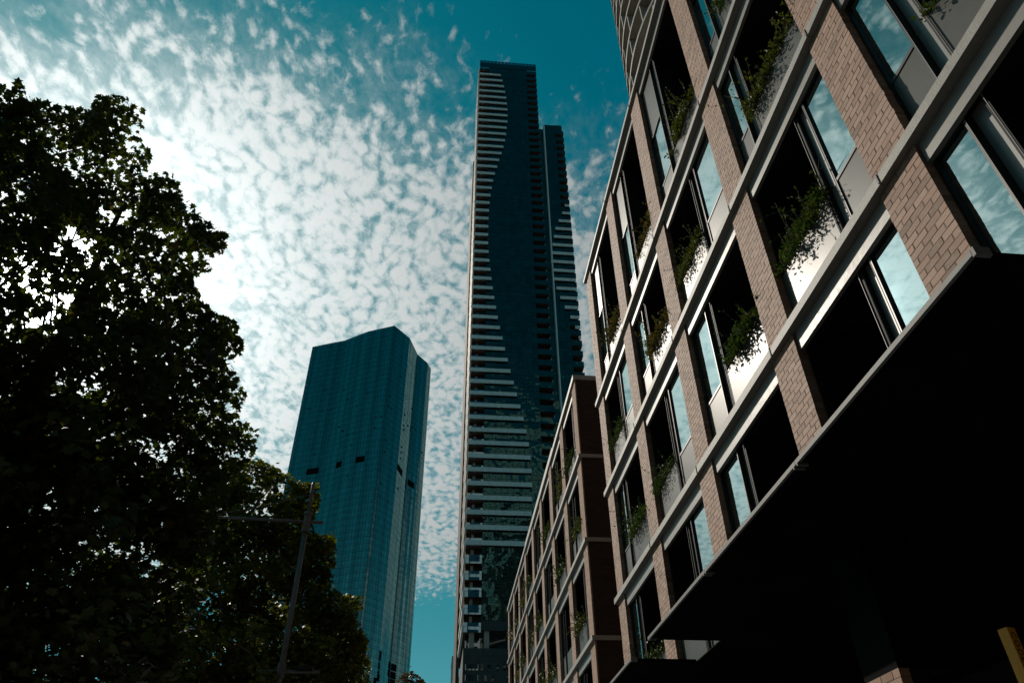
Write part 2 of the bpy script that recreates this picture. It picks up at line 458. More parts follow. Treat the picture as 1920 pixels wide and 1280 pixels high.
# ------------------------------------------------------------------ the ground and the street
g = MB().box(-4000, 4000, -4000, 6000, -1.0, -0.16).build('ground', M['earth'])
tag(g, kind='structure')
g = MB().box(-17.0, -4.8, -300, 600, -0.5, -0.13).build('road', M['asphalt'])
tag(g, kind='structure')
mk = MB()
for i in range(-8, 40):
    mk.box(-11.0, -10.88, i * 9.0, i * 9.0 + 3.0, -0.129, -0.126)
tag(mk.build('road_marking', M['line']), kind='structure')
g = MB().box(-4.5, 40.0, -300, 600, -0.5, 0.0).build('pavement', M['paving'])
tag(g, kind='structure')
g = MB().box(-4.8, -4.504, -300, 600, -0.5, 0.004).build('kerb', M['kerb'])
tag(g, kind='structure')
g = MB().box(-27.0, -17.3, -300, 600, -0.5, 0.0).build('far_pavement', M['paving'])
tag(g, kind='structure')
g = MB().box(-17.296, -17.004, -300, 600, -0.5, 0.004).build('far_kerb', M['kerb'])
tag(g, kind='structure')

# ------------------------------------------------------------------ the near brick block
D = 4.67                                                   # facade plane (pier faces)
PIERS = [(-3.32, -2.62), (0.55, 1.25), (4.25, 4.945), (7.41, 8.105), (11.0, 11.72), (14.5, 15.22), (18.08, 18.78)]
LEDGE = [3.10 + EYE, 6.185 + EYE, 9.245 + EYE, 12.305 + EYE, 17.55 + EYE]      # undersides of the stone ledges
LH, LP = 0.13, 0.088                                       # ledge height and projection
XF, XG = D + 0.105, D + 0.14                               # window frame face, glass face
Y_END = PIERS[-1][1]
block = empty('brick_building', (D, 8.0, 0.0), 'pale brick building close by with stone ledges, window planters and a black canopy', 'building')

CZ, CX = 3.41 + EYE, D - 1.21                              # canopy: underside and outer edge
# carcass behind the facade
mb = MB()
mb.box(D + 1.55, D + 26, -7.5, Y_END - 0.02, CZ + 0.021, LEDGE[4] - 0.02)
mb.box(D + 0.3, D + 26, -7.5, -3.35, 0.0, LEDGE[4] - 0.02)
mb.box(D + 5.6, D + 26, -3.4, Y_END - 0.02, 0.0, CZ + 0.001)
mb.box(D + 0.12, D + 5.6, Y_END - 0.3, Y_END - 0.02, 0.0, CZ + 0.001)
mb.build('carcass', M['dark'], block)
mb = MB().box(D + 0.62, D + 26, Y_END - 0.018, Y_END + 0.0, 0.0, LEDGE[4] - 0.01)
mb.build('end_wall', M['far_brick'], block)
MB().box(D + 0.1, D + 26, -7.5, Y_END - 0.05, LEDGE[4] - 0.0, LEDGE[4] + 0.25).build('roof', M['stone'], block)
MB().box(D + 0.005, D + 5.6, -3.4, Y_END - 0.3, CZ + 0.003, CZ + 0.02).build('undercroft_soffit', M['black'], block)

# bricks
JT, COURSE, DEPTH = 0.009, 0.086, 0.03
brick_list = []                                            # (pier object, x0, x1, y0, y1, z0, z1)
for (ya, yb) in PIERS:
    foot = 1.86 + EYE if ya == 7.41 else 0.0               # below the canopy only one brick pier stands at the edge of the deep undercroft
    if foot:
        MB().box(D + 0.002, D + 0.62, ya + 0.002, yb - 0.002, foot, CZ + 0.002).build('pier_shade_casing', M['black'], block)  # black casing stands in for the canopy's shadow on the upper pier
    spans = ([(0.0, foot - 0.002)] if foot else []) + [(CZ + 0.022, LEDGE[1])] + [(LEDGE[i] + LH, LEDGE[i + 1]) for i in range(1, 4)]
    for si, (z0, z1) in enumerate(spans):
        pier = MB().box(D + 0.0028, D + (0.62 if z0 else 0.114), ya + 0.006, yb - 0.006, z0, z1 - 0.001).build('pier', M['mortar'], block)
        n = int((z1 - z0) / COURSE)
        pitch = (z1 - z0) / n
        w = yb - ya
        for c in range(n):
            zb = z0 + c * pitch + 0.004
            zt = z0 + (c + 1) * pitch - 0.004
            full = (w - 2 * JT) / 3
            if c % 2 == 0:
                cuts = [(0, full), (full + JT, 2 * full + JT), (2 * full + 2 * JT, w)]
            else:
                h = (full - JT) / 2 + (0.0 if c % 4 == 1 else 0.018)
                h2 = (full - JT) / 2 - (0.0 if c % 4 == 1 else 0.018)
                cuts = [(0, h), (h + JT, h + JT + full), (h + 2 * JT + full, h + 2 * JT + 2 * full), (h + 3 * JT + 2 * full, w)]
            for k, (a, b) in enumerate(cuts):
                j = rng.normal(0, 0.0009)
                dep = 0.112 if (k == 0 or k == len(cuts) - 1) else DEPTH
                ea, eb = rng.normal(0, 0.0012, 2)
                ez = rng.normal(0, 0.0008)
                brick_list.append((pier, D + j, D + dep, ya + a + ea, ya + b + eb, zb + ez, zt + ez))
# the three hundred that show largest are bricks of their own, the rest one mass
def shown(b):
    x, y, z = project((b[1], (b[3] + b[4]) / 2, (b[5] + b[6]) / 2))
    if z <= 0 or not (-10 < x < 1930 and -10 < y < 1290):
        return 1e9
    if b[5] < CZ:
        return 1e8
    return math.dist((0, 0, EYE), (b[1], (b[3] + b[4]) / 2, b[5]))
order = sorted(range(len(brick_list)), key=lambda i: shown(brick_list[i]))
own = set(order[:300])
mass = []
meshes = {}
def boxverts(x0, x1, y0, y1, z0, z1):
    c = 0.0014                                             # arrises eased on the street side
    v = [(x0, y0 + c, z0 + c), (x1, y0, z0), (x1, y1, z0), (x0, y1 - c, z0 + c), (x0, y0 + c, z1 - c), (x1, y0, z1), (x1, y1, z1), (x0, y1 - c, z1 - c)]
    f = [(3, 2, 1, 0), (4, 5, 6, 7), (0, 1, 5, 4), (2, 3, 7, 6), (3, 0, 4, 7)]
    return v, f
mbm = MB()
for i, b in enumerate(brick_list):
    if i in own:
        key = (round((b[4] - b[3]) * 50) / 50, round(b[2] - b[1], 2), round((b[6] - b[5]) * 500) / 500)
        if key not in meshes:
            v, f = boxverts(0, key[1], -key[0] / 2, key[0] / 2, -key[2] / 2, key[2] / 2)
            me = bpy.data.meshes.new('brick'); me.from_pydata(v, [], f); me.materials.append(M['brick']); meshes[key] = me
        shared('brick', meshes[key], b[0], (b[1], (b[3] + b[4]) / 2, (b[5] + b[6]) / 2))
    else:
        mbm.add(*boxverts(*b[1:]))
tag(mbm.build('brick', M['brick'], block), kind='stuff')

# stone ledges, one length per bay, with a lead clip over each joint
ys = [-7.5] + [(a + b) / 2 + 0.18 for a, b in PIERS[:-1]] + [Y_END + LP]
for li, z in enumerate(LEDGE):
    if li == 0:
        continue
    for i in range(len(ys) - 1):
        p = MB().box(D - LP, D + 0.5, ys[i] + 0.004, ys[i + 1] - 0.004, z, z + LH).build('ledge', M['stone'], block)
        if i:
            MB().box(D - LP - 0.012, D - LP + 0.10, ys[i] - 0.012, ys[i] + 0.014, z + 0.012, z + LH + 0.018).build('joint_clip', M['fascia'], p)
MB().box(D + 0.3, D + 4.0, -7.5, Y_END - 0.5, LEDGE[4] + 0.26, LEDGE[4] + 0.9).build('parapet', M['stone'], block)

def frame_boxes(mb, x0, x1, y0, y1, z0, z1, t):
    mb.box(x0, x1, y0, y0 + t, z0, z1)
    mb.box(x0, x1, y1 - t, y1, z0, z1)
    mb.box(x0, x1, y0 + t, y1 - t, z0, z0 + t)
    mb.box(x0, x1, y0 + t, y1 - t, z1 - t, z1)

def window(parent, y0, y1, z0, z1, sill, top=None, light_side=0, pane_mat='pane'):
    """a fixed light over a metal spandrel panel, in a charcoal frame with a bright edge"""
    fr = MB(); frame_boxes(fr, XF, D + 0.32, y0, y1, z0, z1, 0.032)
    fr.box(XF + 0.006, D + 0.30, y0 + 0.032, y1 - 0.032, sill - 0.022, sill + 0.022)
    if top:
        fr.box(XF + 0.006, D + 0.30, y0 + 0.032, y1 - 0.032, top - 0.022, top + 0.022)
    fr.box(D + 0.24, D + 0.31, y0 + 0.032, y1 - 0.032, z0 + 0.032, z1 - 0.032)
    w = fr.build('window', M['frame'], parent)
    gz1 = (top - 0.022) if top else (z1 - 0.032)
    MB().box(XG, XG + 0.02, y0 + 0.032, y1 - 0.032, sill + 0.022, gz1).build('pane', M[pane_mat], w)
    MB().box(XG - 0.016, XG + 0.03, y0 + 0.036, y1 - 0.036, z0 + 0.034, sill - 0.024).build('spandrel_panel', M['panel'], w)
    if top:
        MB().box(XG - 0.016, XG + 0.03, y0 + 0.036, y1 - 0.036, top + 0.024, z1 - 0.036).build('spandrel_panel', M['panel'], w)
    ye = (y0, y0 + 0.007) if light_side < 0 else (y1 - 0.007, y1)
    e = MB().box(XF - 0.004, XF + 0.008, ye[0], ye[1], z0, z1)
    e.box(XF - 0.005, XF + 0.018, y0 + 0.011, y1 - 0.011, z1 - 0.010, z1 - 0.001)
    e.build('frame_edge', M['edge'], w)
    return w

def loggia(parent, y0, y1, z0, z1, sill, door=True, light_side=0):
    """an open balcony bay: dark recess, front panel and planter, glazed door inside"""
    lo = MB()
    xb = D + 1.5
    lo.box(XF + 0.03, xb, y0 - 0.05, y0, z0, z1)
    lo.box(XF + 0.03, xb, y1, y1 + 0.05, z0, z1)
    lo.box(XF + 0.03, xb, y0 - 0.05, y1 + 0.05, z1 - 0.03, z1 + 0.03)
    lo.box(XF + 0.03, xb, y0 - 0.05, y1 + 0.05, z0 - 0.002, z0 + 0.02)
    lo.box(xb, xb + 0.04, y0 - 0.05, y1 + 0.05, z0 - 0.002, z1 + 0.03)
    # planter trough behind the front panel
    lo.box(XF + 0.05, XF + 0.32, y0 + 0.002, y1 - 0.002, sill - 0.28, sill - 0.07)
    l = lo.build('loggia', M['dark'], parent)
    MB().box(XG - 0.016, XG + 0.03, y0 + 0.006, y1 - 0.006, z0 + 0.005, sill).build('spandrel_panel', M['panel'], l)
    MB().box(XG - 0.02, XG + 0.04, y0 + 0.006, y1 - 0.006, sill + 0.001, sill + 0.022).build('panel_cap', M['frame'], l)
    if door:
        dr = MB(); frame_boxes(dr, xb - 0.07, xb - 0.004, y0 + 0.03, y0 + 0.95, z0 + 0.03, z1 - 0.25, 0.05)
        dd = dr.build('door', M['frame'], l)
        MB().box(xb - 0.045, xb - 0.03, y0 + 0.081, y0 + 0.899, z0 + 0.081, z1 - 0.301).build('pane', M['pane'], dd)
        MB().box(xb - 0.35, xb - 0.28, y0 + 1.06, y0 + 1.13, z0 + 0.02, z1 - 0.03).build('post', M['channel'], l)
    e = MB()
    ye = (y0 - 0.004, y0 + 0.003) if light_side < 0 else (y1 - 0.003, y1 + 0.004)
    e.box(XF - 0.004, XF + 0.008, ye[0], ye[1], z0, z1)
    e.box(XF - 0.005, XF + 0.018, y0 + 0.006, y1 - 0.006, z1 - 0.010, z1 - 0.001)
    e.build('frame_edge', M['edge'], l)
    return l

planters = []                                              # (y0, y1, z of panel top, spread, seed)
CELLS = {}
NEAR_W = [1.0, 1.0, 0.68, 1.10, 1.10, 1.18]                # glass next to the nearer pier
FAR_W = [0.7, 0.54, 0.48, 0.87, 0.80, 0.73]                # glass next to the farther pier
for bi in range(6):
    ya, yb = PIERS[bi][1], PIERS[bi + 1][0]
    for ri in range(4):
        z0 = LEDGE[ri] + LH if ri else CZ + 0.024
        zl = LEDGE[ri + 1]
        z1 = zl - 0.235
        sill = LEDGE[ri] + 1.07
        top = (15.25 + EYE) if ri == 3 else None
        # pale lintel below the ledge
        MB().box(D + 0.042, D + 0.102, ya + 0.004, yb - 0.004, zl - 0.285, zl - 0.002).build('lintel', M['lintel'], block)
        # bay 0 of the count below is the one nearer than the first pier in view
        k = bi - 1
        if ri in (0, 1):
            far = (k % 2 == 0)
        elif ri == 2:
            far = (k % 2 == 1)
        else:
            far = True
        ch = 0.26
        if far:
            gw = FAR_W[bi]
            gy = (yb - gw, yb); cy = (yb - gw - ch, yb - gw); oy = (ya, yb - gw - ch)
            window(block, gy[0] + 0.004, gy[1] - 0.004, z0, z1, sill, top, -1)
        else:
            gw = NEAR_W[bi]
            gy = (ya, ya + gw); cy = (ya + gw, ya + gw + ch); oy = (ya + gw + ch, yb)
            window(block, gy[0] + 0.004, gy[1] - 0.004, z0, z1, sill, top, 1)
        MB().box(D + 0.195, D + 0.235, cy[0] + 0.002, cy[1] - 0.002, z0, z1).build('channel_panel', M['channel'], block)
        loggia(block, oy[0] + 0.004, oy[1] - 0.004, z0, z1, sill, True, 1 if far else -1)
        planters.append((bi, ri, oy[0], oy[1], sill))
# thin head soffit behind each lintel
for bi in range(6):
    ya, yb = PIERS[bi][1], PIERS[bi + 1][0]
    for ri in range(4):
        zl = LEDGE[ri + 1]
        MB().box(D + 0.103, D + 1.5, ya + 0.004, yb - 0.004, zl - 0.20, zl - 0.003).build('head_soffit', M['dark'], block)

# canopy over the pavement: two lengths of black soffit with a pale metal edge
for (y0, y1) in ((0.913 * CX + 0.0, 3.505 * CX), (13.4, 18.9)):
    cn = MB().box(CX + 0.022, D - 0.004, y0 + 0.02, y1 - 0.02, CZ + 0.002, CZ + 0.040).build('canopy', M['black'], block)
    seg = 2.95
    yy = y0
    while yy < y1 - 0.1:
        ye = min(yy + seg, y1)
        MB().box(CX - 0.012, CX + 0.021, yy + 0.004, ye - 0.004, CZ - 0.003, CZ + 0.042).build('fascia', M['fascia'], cn)
        for s in (-0.05, 0.03):
            if yy > y0 + 0.1:
                MB().box(CX - 0.016, CX + 0.10, yy + s, yy + s + 0.018, CZ - 0.03, CZ - 0.005).build('bracket', M['fascia'], cn)
        yy = ye
    MB().box(CX - 0.010, CX + 0.11, y0 - 0.03, y0 + 0.003, CZ - 0.02, CZ + 0.05).build('bracket', M['fascia'], cn)
    MB().box(CX + 0.02, D - 0.02, y0 + 0.004, y0 + 0.019, CZ + 0.001, CZ + 0.041).build('end_trim', M['black'], cn)

# ------------------------------------------------------------------ the brick block beyond the lane
FP = [(22.13, 22.83), (25.32, 26.04), (28.72, 29.44), (32.10, 32.80), (35.42, 36.12), (38.90, 39.60), (42.30, 43.00), (45.42, 46.12), (48.90, 49.60)]
FL = [3.10 + EYE, 6.185 + EYE, 9.245 + EYE, 12.305 + EYE, 15.62 + EYE]
farb = empty('brick_building', (D, 36.0, 0.0), 'lower brick building beyond the lane with planters in its windows', 'building')
MB().box(D + 1.2, D + 24, 22.14, 49.58, 0.0, FL[4] - 0.01).build('carcass', M['dark'], farb)
MB().box(D + 0.05, D + 24, 22.10, 22.129, 0.0, FL[4] - 0.005).build('end_wall', M['shaded_brick'], farb)
MB().box(D - 0.07, D + 24, 22.07, 49.66, FL[4], FL[4] + 0.20).build('roof_ledge', M['stone'], farb)
for (a, b) in FP:
    MB().box(D, D + 0.70, a, b, 0.0, FL[4] - 0.002).build('pier', M['far_brick'], farb)
fys = [22.131] + [(a + b) / 2 for a, b in FP[1:-1]] + [49.66]
for z in FL[1:4]:
    for i in range(len(fys) - 1):
        MB().box(D - LP, D + 0.5, fys[i] + (0.004 if i else 0), fys[i + 1] - 0.004, z, z + LH).build('ledge', M['stone'], farb)
    MB().box(D - LP, D + 0.78, 22.13 - LP, 22.129, z, z + LH).build('ledge_return', M['stone'], farb)
far_planters = []
for bi in range(8):
    ya, yb = FP[bi][1], FP[bi + 1][0]
    for ri in range(4):
        z0 = FL[ri] + (LH if ri else 0.0); zl = FL[ri + 1]; z1 = zl - 0.235; sill = FL[ri] + 1.07
        MB().box(D + 0.042, D + 0.102, ya + 0.003, yb - 0.003, zl - 0.285, zl - 0.002).build('lintel', M['lintel'], farb)
        MB().box(D + 0.103, D + 1.15, ya + 0.003, yb - 0.003, zl - 0.20, zl - 0.003).build('head_soffit', M['dark'], farb)
        far = (bi + ri) % 2 == 0
        gw, ch = 0.72, 0.24
        if far:
            gy = (yb - gw, yb); cy = (yb - gw - ch, yb - gw); oy = (ya, yb - gw - ch)
        else:
            gy = (ya, ya + gw); cy = (ya + gw, ya + gw + ch); oy = (ya + gw + ch, yb)
        window(farb, gy[0] + 0.004, gy[1] - 0.004, z0, z1, sill, None, -1 if far else 1)
        MB().box(D + 0.195, D + 0.235, cy[0] + 0.002, cy[1] - 0.002, z0, z1).build('channel_panel', M['channel'], farb)
        lo = MB()
        lo.box(XF + 0.03, D + 1.15, oy[0] - 0.03, oy[0], z0, z1); lo.box(XF + 0.03, D + 1.15, oy[1], oy[1] + 0.03, z0, z1)
        lo.box(XF + 0.03, D + 1.15, oy[0] - 0.03, oy[1] + 0.03, z1 - 0.02, z1 + 0.2); lo.box(XF + 0.03, D + 1.15, oy[0] - 0.03, oy[1] + 0.03, z0 - 0.05, z0 + 0.02)
        lg = lo.build('loggia', M['dark'], farb)
        MB().box(XG - 0.016, XG + 0.03, oy[0] + 0.006, oy[1] - 0.006, z0 + 0.005, sill).build('spandrel_panel', M['panel'], lg)
        far_planters.append((bi, ri, oy[0], oy[1], sill))

# ------------------------------------------------------------------ round tower with ringed screens behind the near block
RT_C, RT_R = (30.14, 30.67), 16.5
rt = empty('round_tower', (RT_C[0], RT_C[1], 0.0), 'round tower of cream curved slab rings and fins above the near brick roof', 'building')
def ring_mesh(r0, r1, z0, z1, n=96):
    mb = MB()
    v, f = [], []
    for k in range(n):
        t = 2 * math.pi * k / n
        c, s = math.cos(t), math.sin(t)
        for r, z in ((r1, z0), (r1, z1), (r0, z1), (r0, z0)):
            v.append((RT_C[0] + r * c, RT_C[1] + r * s, z))
    for k in range(n):
        a, b = 4 * k, 4 * ((k + 1) % n)
        for e in range(4):
            e2 = (e + 1) % 4
            f.append((a + e, b + e, b + e2, a + e2))
    mb.add(v, f)
    return mb
core = MB()
core.prism([(RT_C[0] + (RT_R - 1.7) * math.cos(2 * math.pi * k / 60), RT_C[1] + (RT_R - 1.7) * math.sin(2 * math.pi * k / 60)) for k in range(60)], LEDGE[4], 98 + EYE)
core.build('glazed_core', M['tower_glass'], rt)
PITCH_R = 2.91
for i in range(26):
    z = 54.89 + EYE + (i - 13) * PITCH_R
    ring = ring_mesh(RT_R - 1.68, RT_R, z, z + 0.24).build('slab_ring', M['cream'], rt)
    MB_r = ring_mesh(RT_R - 0.02, RT_R + 0.03, z - 0.06, z + 0.30)
    MB_r.build('ring_edge', M['stone'], ring)
    if not 9 <= i <= 22:
        continue
    for k in range(44):                                   # upright fins on the side towards the street, staggered from floor to floor
        if rng.random() < 0.18:
            continue
        t = math.radians(150 + k * 3.6 + (1.8 if i % 2 else 0) + rng.normal(0, 0.35))
        c, s = math.cos(t), math.sin(t)
        p0 = (RT_C[0] + (RT_R - 0.95) * c, RT_C[1] + (RT_R - 0.95) * s)
        p1 = (RT_C[0] + (RT_R - 0.03) * c, RT_C[1] + (RT_R - 0.03) * s)
        w = (-s * 0.06, c * 0.06)
        if k % 3 == i % 3:
            MB().prism([(p0[0] - w[0], p0[1] - w[1]), (p1[0] - w[0], p1[1] - w[1]), (p1[0] + w[0], p1[1] + w[1]), (p0[0] + w[0], p0[1] + w[1])],
                       z + 0.241, z + PITCH_R - 0.001).build('fin', M['cream'], ring)

# ------------------------------------------------------------------ tall apartment tower straight up the street
TY = 134.0
tw = empty('apartment_tower', (14.0, TY, 0.0), 'very tall dark glass tower with pale stepped balcony bands up one side', 'building')
ZT = 224.2 + EYE
PT = 3.148
Z_BAR0 = 215.63 + EYE
BARS = [11.51, 12.01, 12.54, 12.90, 13.20, 13.39, 13.54, 13.56, 13.50, 13.27, 13.05, 12.70, 12.21, 11.68, 10.96, 10.35, 9.75, 9.26, 8.88, 8.56, 8.34, 8.17,
        8.06, 8.04, 8.04, 8.08, 8.20, 8.48, 8.75, 9.04, 9.36, 9.77, 10.21, 10.64, 11.15, 11.75, 12.32, 13.00, 13.56, 14.27, 14.94, 15.66, 16.30, 16.84,
        17.28, 17.58, 17.72, 17.72, 17.62, 17.45, 17.45, 17.60]
XL, XA, XB, XR = 4.55, 7.70, 20.10, 23.40
body = MB()
body.box(XL + 0.1, XR - 0.02, TY + 1.9, TY + 27, 38.9 + EYE, ZT - 1.2)
body.box(XA, XB, TY + 0.12, TY + 1.89, 38.9 + EYE, ZT - 1.2)
body.box(XR - 0.02, 24.70, TY + 1.4, TY + 24, 38.9 + EYE, 190.4 + EYE)
body.box(25.02, 30.38, TY + 1.9, TY + 24, 36.0 + EYE, 191.0 + EYE)
body.box(25.02, 28.30, TY + 0.12, TY + 1.89, 36.0 + EYE, 191.0 + EYE)
body.build('tower_body', M['tower_frame'], tw)
MB().box(XL + 0.02, XL + 0.095, TY + 1.2, TY + 27, 38.9 + EYE, ZT - 1.2).build('side_wall', M['recess'], tw)
MB().box(24.72, 25.0, TY - 0.35, TY + 1.5, 30 + EYE, 190.9 + EYE).build('fin', M['band'], tw)
MB().box(XL - 0.65, XL + 0.0, TY + 20, TY + 44, 30 + EYE, 196 + EYE).build('rear_wing', M['recess'], tw)

def pane_quad(x0, x1, y, z0, z1, tilt):
    """a facade pane facing -Y, tilted a little out of true"""
    cx, cz = (x0 + x1) / 2, (z0 + z1) / 2
    a, b = tilt
    return [(x, y + (x - cx) * a + (z - cz) * b, z) for x, z in ((x0, z0), (x1, z0), (x1, z1), (x0, z1))]

panes = []
ncol = 10
def face_panes(xa, xb, n, z_lo, z_hi, y):
    w = (xb - xa) / n
    nf = int((z_hi - z_lo) / PT)
    for f in range(nf):
        z0 = z_hi - (f + 1) * PT
        for c in range(n):
            x0, x1 = xa + c * w + 0.035, xa + (c + 1) * w - 0.035
            panes.append(pane_quad(x0, x1, y, z0 + 0.05, z0 + 1.02, rng.normal(0, 0.006, 2)))
            panes.append(pane_quad(x0, x1, y, z0 + 1.10, z0 + PT - 0.04, rng.normal(0, 0.008, 2)))
face_panes(XA, XB, ncol, 39.0 + EYE, ZT - 4.1, TY + 0.05)
face_panes(25.05, 28.27, 3, 62.0 + EYE, 190.8 + EYE, TY + 0.05)
face_panes(XR + 0.06, 24.68, 1, 62.0 + EYE, 190.2 + EYE, TY + 1.33)
def seen_dist(q):
    c = np.mean(q, axis=0)
    x, y, z = project(c)
    hidden = x > 905 + (1190 - y) * 0.36 and y > 720      # behind the brick blocks
    return (1e6 if hidden or y > 1230 else 0) + math.dist(c, (0, 0, EYE))
order = sorted(range(len(panes)), key=lambda i: seen_dist(panes[i]))
rest = []
for i, k in enumerate(order):
    q = panes[k]
    if i < 300:
        MB().add(q, [(0, 1, 2, 3)]).build('pane', M['tower_glass'], tw, origin=tuple(np.mean(q, axis=0)))
    else:
        rest.extend(q)
tag(bigmesh('pane', np.array(rest), 4, M['tower_glass'], tw), kind='stuff')

# pale bands, one per floor, each a run of panels with open joints
def band(x0, x1, zc, h=0.98):
    mb = MB()
    n = max(1, round((x1 - x0) / 1.45)); w = (x1 - x0) / n
    for k in range(n):
        mb.box(x0 + k * w + (0.02 if k else 0), x0 + (k + 1) * w - 0.02, TY - 0.42, TY - 0.30, zc - h / 2, zc + h / 2)
    mb.box(x0 + 0.02, x1 - 0.02, TY - 0.299, TY + 0.02, zc - 0.2, zc + 0.2)
    return mb
for i, xr in enumerate(BARS):
    band(XL - 0.05, xr, Z_BAR0 - i * PT).build('balcony_band', M['band'], tw)
for i, (x0, z) in enumerate([(29.32, 153.67), (28.41, 150.5), (27.26, 147.3), (26.24, 144.15), (25.67, 141.0), (25.14, 137.9), (24.68, 134.8), (24.54, 131.7),
                             (24.70, 128.6), (25.01, 125.5), (25.44, 122.4), (26.27, 119.3), (27.21, 116.2), (28.41, 113.1), (29.42, 109.95), (30.07, 106.8)]):
    band(x0, 30.62, z + EYE).build('balcony_band', M['band'], tw)
# balconies: dark recess, slab, glass balustrade
nfl = int((ZT - 5 - (39 + EYE)) / PT)
for i in range(-1, nfl + 1):
    zf = Z_BAR0 - i * PT                                  # balustrade level of this floor
    if zf < 38 + EYE:
        continue
    low = i >= len(BARS)
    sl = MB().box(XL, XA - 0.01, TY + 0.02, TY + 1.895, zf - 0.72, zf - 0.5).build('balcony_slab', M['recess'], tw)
    if low:
        for k in range(3):
            for (za, zb) in ((-0.85, 0.15), (0.20, 0.85)):
                w = (XA - XL) / 3
                MB().box(XL + k * w + 0.03, XL + (k + 1) * w - 0.03, TY - 0.06, TY - 0.02, zf + za, zf + zb).build('balustrade', M['blue_glass'], sl)
    else:
        MB().box(XL + 0.02, XA - 0.04, TY - 0.06, TY - 0.02, zf + 0.45, zf + 1.02).build('balustrade', M['blue_glass'], sl)
    MB().box(XL + 1.0, XL + 1.55, TY + 1.2, TY + 1.75, zf - 0.49, zf + 2.3).build('column', M['balcony_wall'], sl)
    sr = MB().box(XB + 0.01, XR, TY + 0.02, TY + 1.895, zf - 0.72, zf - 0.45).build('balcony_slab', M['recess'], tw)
    MB().box(XB + 0.02, XR - 0.02, TY - 0.02, TY + 0.018, zf - 0.76, zf + 0.78).build('balustrade', M['tower_glass'], sr)
    MB().box(XR - 0.28, XR - 0.06, TY + 0.3, TY + 0.5, zf + 0.0, zf + 1.6).build('column', M['balcony_wall'], sr)
    MB().box(XL - 0.40, XL + 0.01, TY + 0.1, TY + 18.0, zf - 0.62, zf + 0.38).build('side_balcony', M['band'], sl)
    if zf < 190 + EYE and zf > 60 + EYE:
        s2 = MB().box(28.31, 30.75, TY + 0.02, TY + 1.895, zf - 0.72, zf - 0.45).build('balcony_slab', M['recess'], tw)
        MB().box(28.33, 30.78, TY - 0.02, TY + 0.018, zf - 0.76, zf + 0.78).build('balustrade', M['tower_glass'], s2)
        MB().box(30.79, 30.84, TY + 0.0, TY + 8.0, zf - 0.70, zf + 0.8).build('side_balustrade', M['blue_glass'], s2)
MB().box(28.301, 30.42, TY + 0.0, TY + 1.898, 188.2 + EYE, 191.0 + EYE).build('crown_wall', M['tower_frame'], tw)
# recess linings
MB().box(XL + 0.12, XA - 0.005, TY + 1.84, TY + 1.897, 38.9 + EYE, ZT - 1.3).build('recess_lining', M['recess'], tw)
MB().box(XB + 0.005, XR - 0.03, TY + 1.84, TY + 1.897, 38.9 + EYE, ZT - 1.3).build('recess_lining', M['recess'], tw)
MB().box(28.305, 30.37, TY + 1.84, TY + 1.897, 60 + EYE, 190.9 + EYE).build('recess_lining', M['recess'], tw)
# crown screen
cw = MB().box(XL, XR, TY + 0.0, TY + 0.10, ZT - 4.0, ZT - 1.15).build('crown_wall', M['tower_frame'], tw)
for k in range(16):
    w = (XR - XL) / 16
    MB().box(XL + k * w + 0.04, XL + (k + 1) * w - 0.04, TY - 0.03, TY - 0.002, ZT - 1.1, ZT).build('screen_pane', M['blue_glass'], cw)
    MB().box(XL + k * w + 0.04, XL + (k + 1) * w - 0.04, TY - 0.03, TY - 0.002, ZT - 3.9, ZT - 1.2).build('screen_pane', M['tower_glass'], cw)
# foot of the shaft: open floor with columns over a mesh-clad podium
MB().box(XL + 0.4, 30.0, TY + 2.6, TY + 24, 35.9 + EYE, 38.89 + EYE).build('lobby_glass', M['office_glass'], tw)
for x in (5.6, 8.3, 12.5, 16.7, 20.9, 25.1):
    MB().box(x, x + 0.9, TY + 0.5, TY + 1.4, 35.9 + EYE, 38.89 + EYE).build('column', M['balcony_wall'], tw)
pod = MB().box(XL + 0.05, 36.0, TY + 0.2, TY + 40, 0.0, 35.88 + EYE).build('podium', M['podium'], tw)
for r in range(16):
    for c in range(22):
        x = XL + 0.5 + c * 0.62 + 0.25 * ((c // 4))
        z = 35.0 + EYE - r * 1.7
        if r > 0 and 3 < c < 17 and rng.random() < 0.7:
            continue
        MB().box(x, x + 0.42, TY + 0.12, TY + 0.195, z - (1.4 if r == 0 else 1.1), z - 0.15).build('screen_panel', M['office_glass'] if r else M['podium'], pod)
# slim grey slab block further up the street, beside its foot
gs = empty('office_building', (4.9, 215, 0), 'slim grey slab building far up the street at the foot of the tallest tower', 'building')
MB().box(4.4, 6.2, 214, 226, 0, 54.5 + EYE).build('wall', M['grey_wall'], gs)
for k in range(14):
    MB().box(4.7, 5.9, 213.93, 213.998, 4 + k * 3.6, 5.6 + k * 3.6).build('window', M['office_glass'], gs)
MB().box(4.3, 6.3, 213.9, 226.1, 54.51 + EYE, 55.0 + EYE).build('parapet', M['grey_wall'], gs)

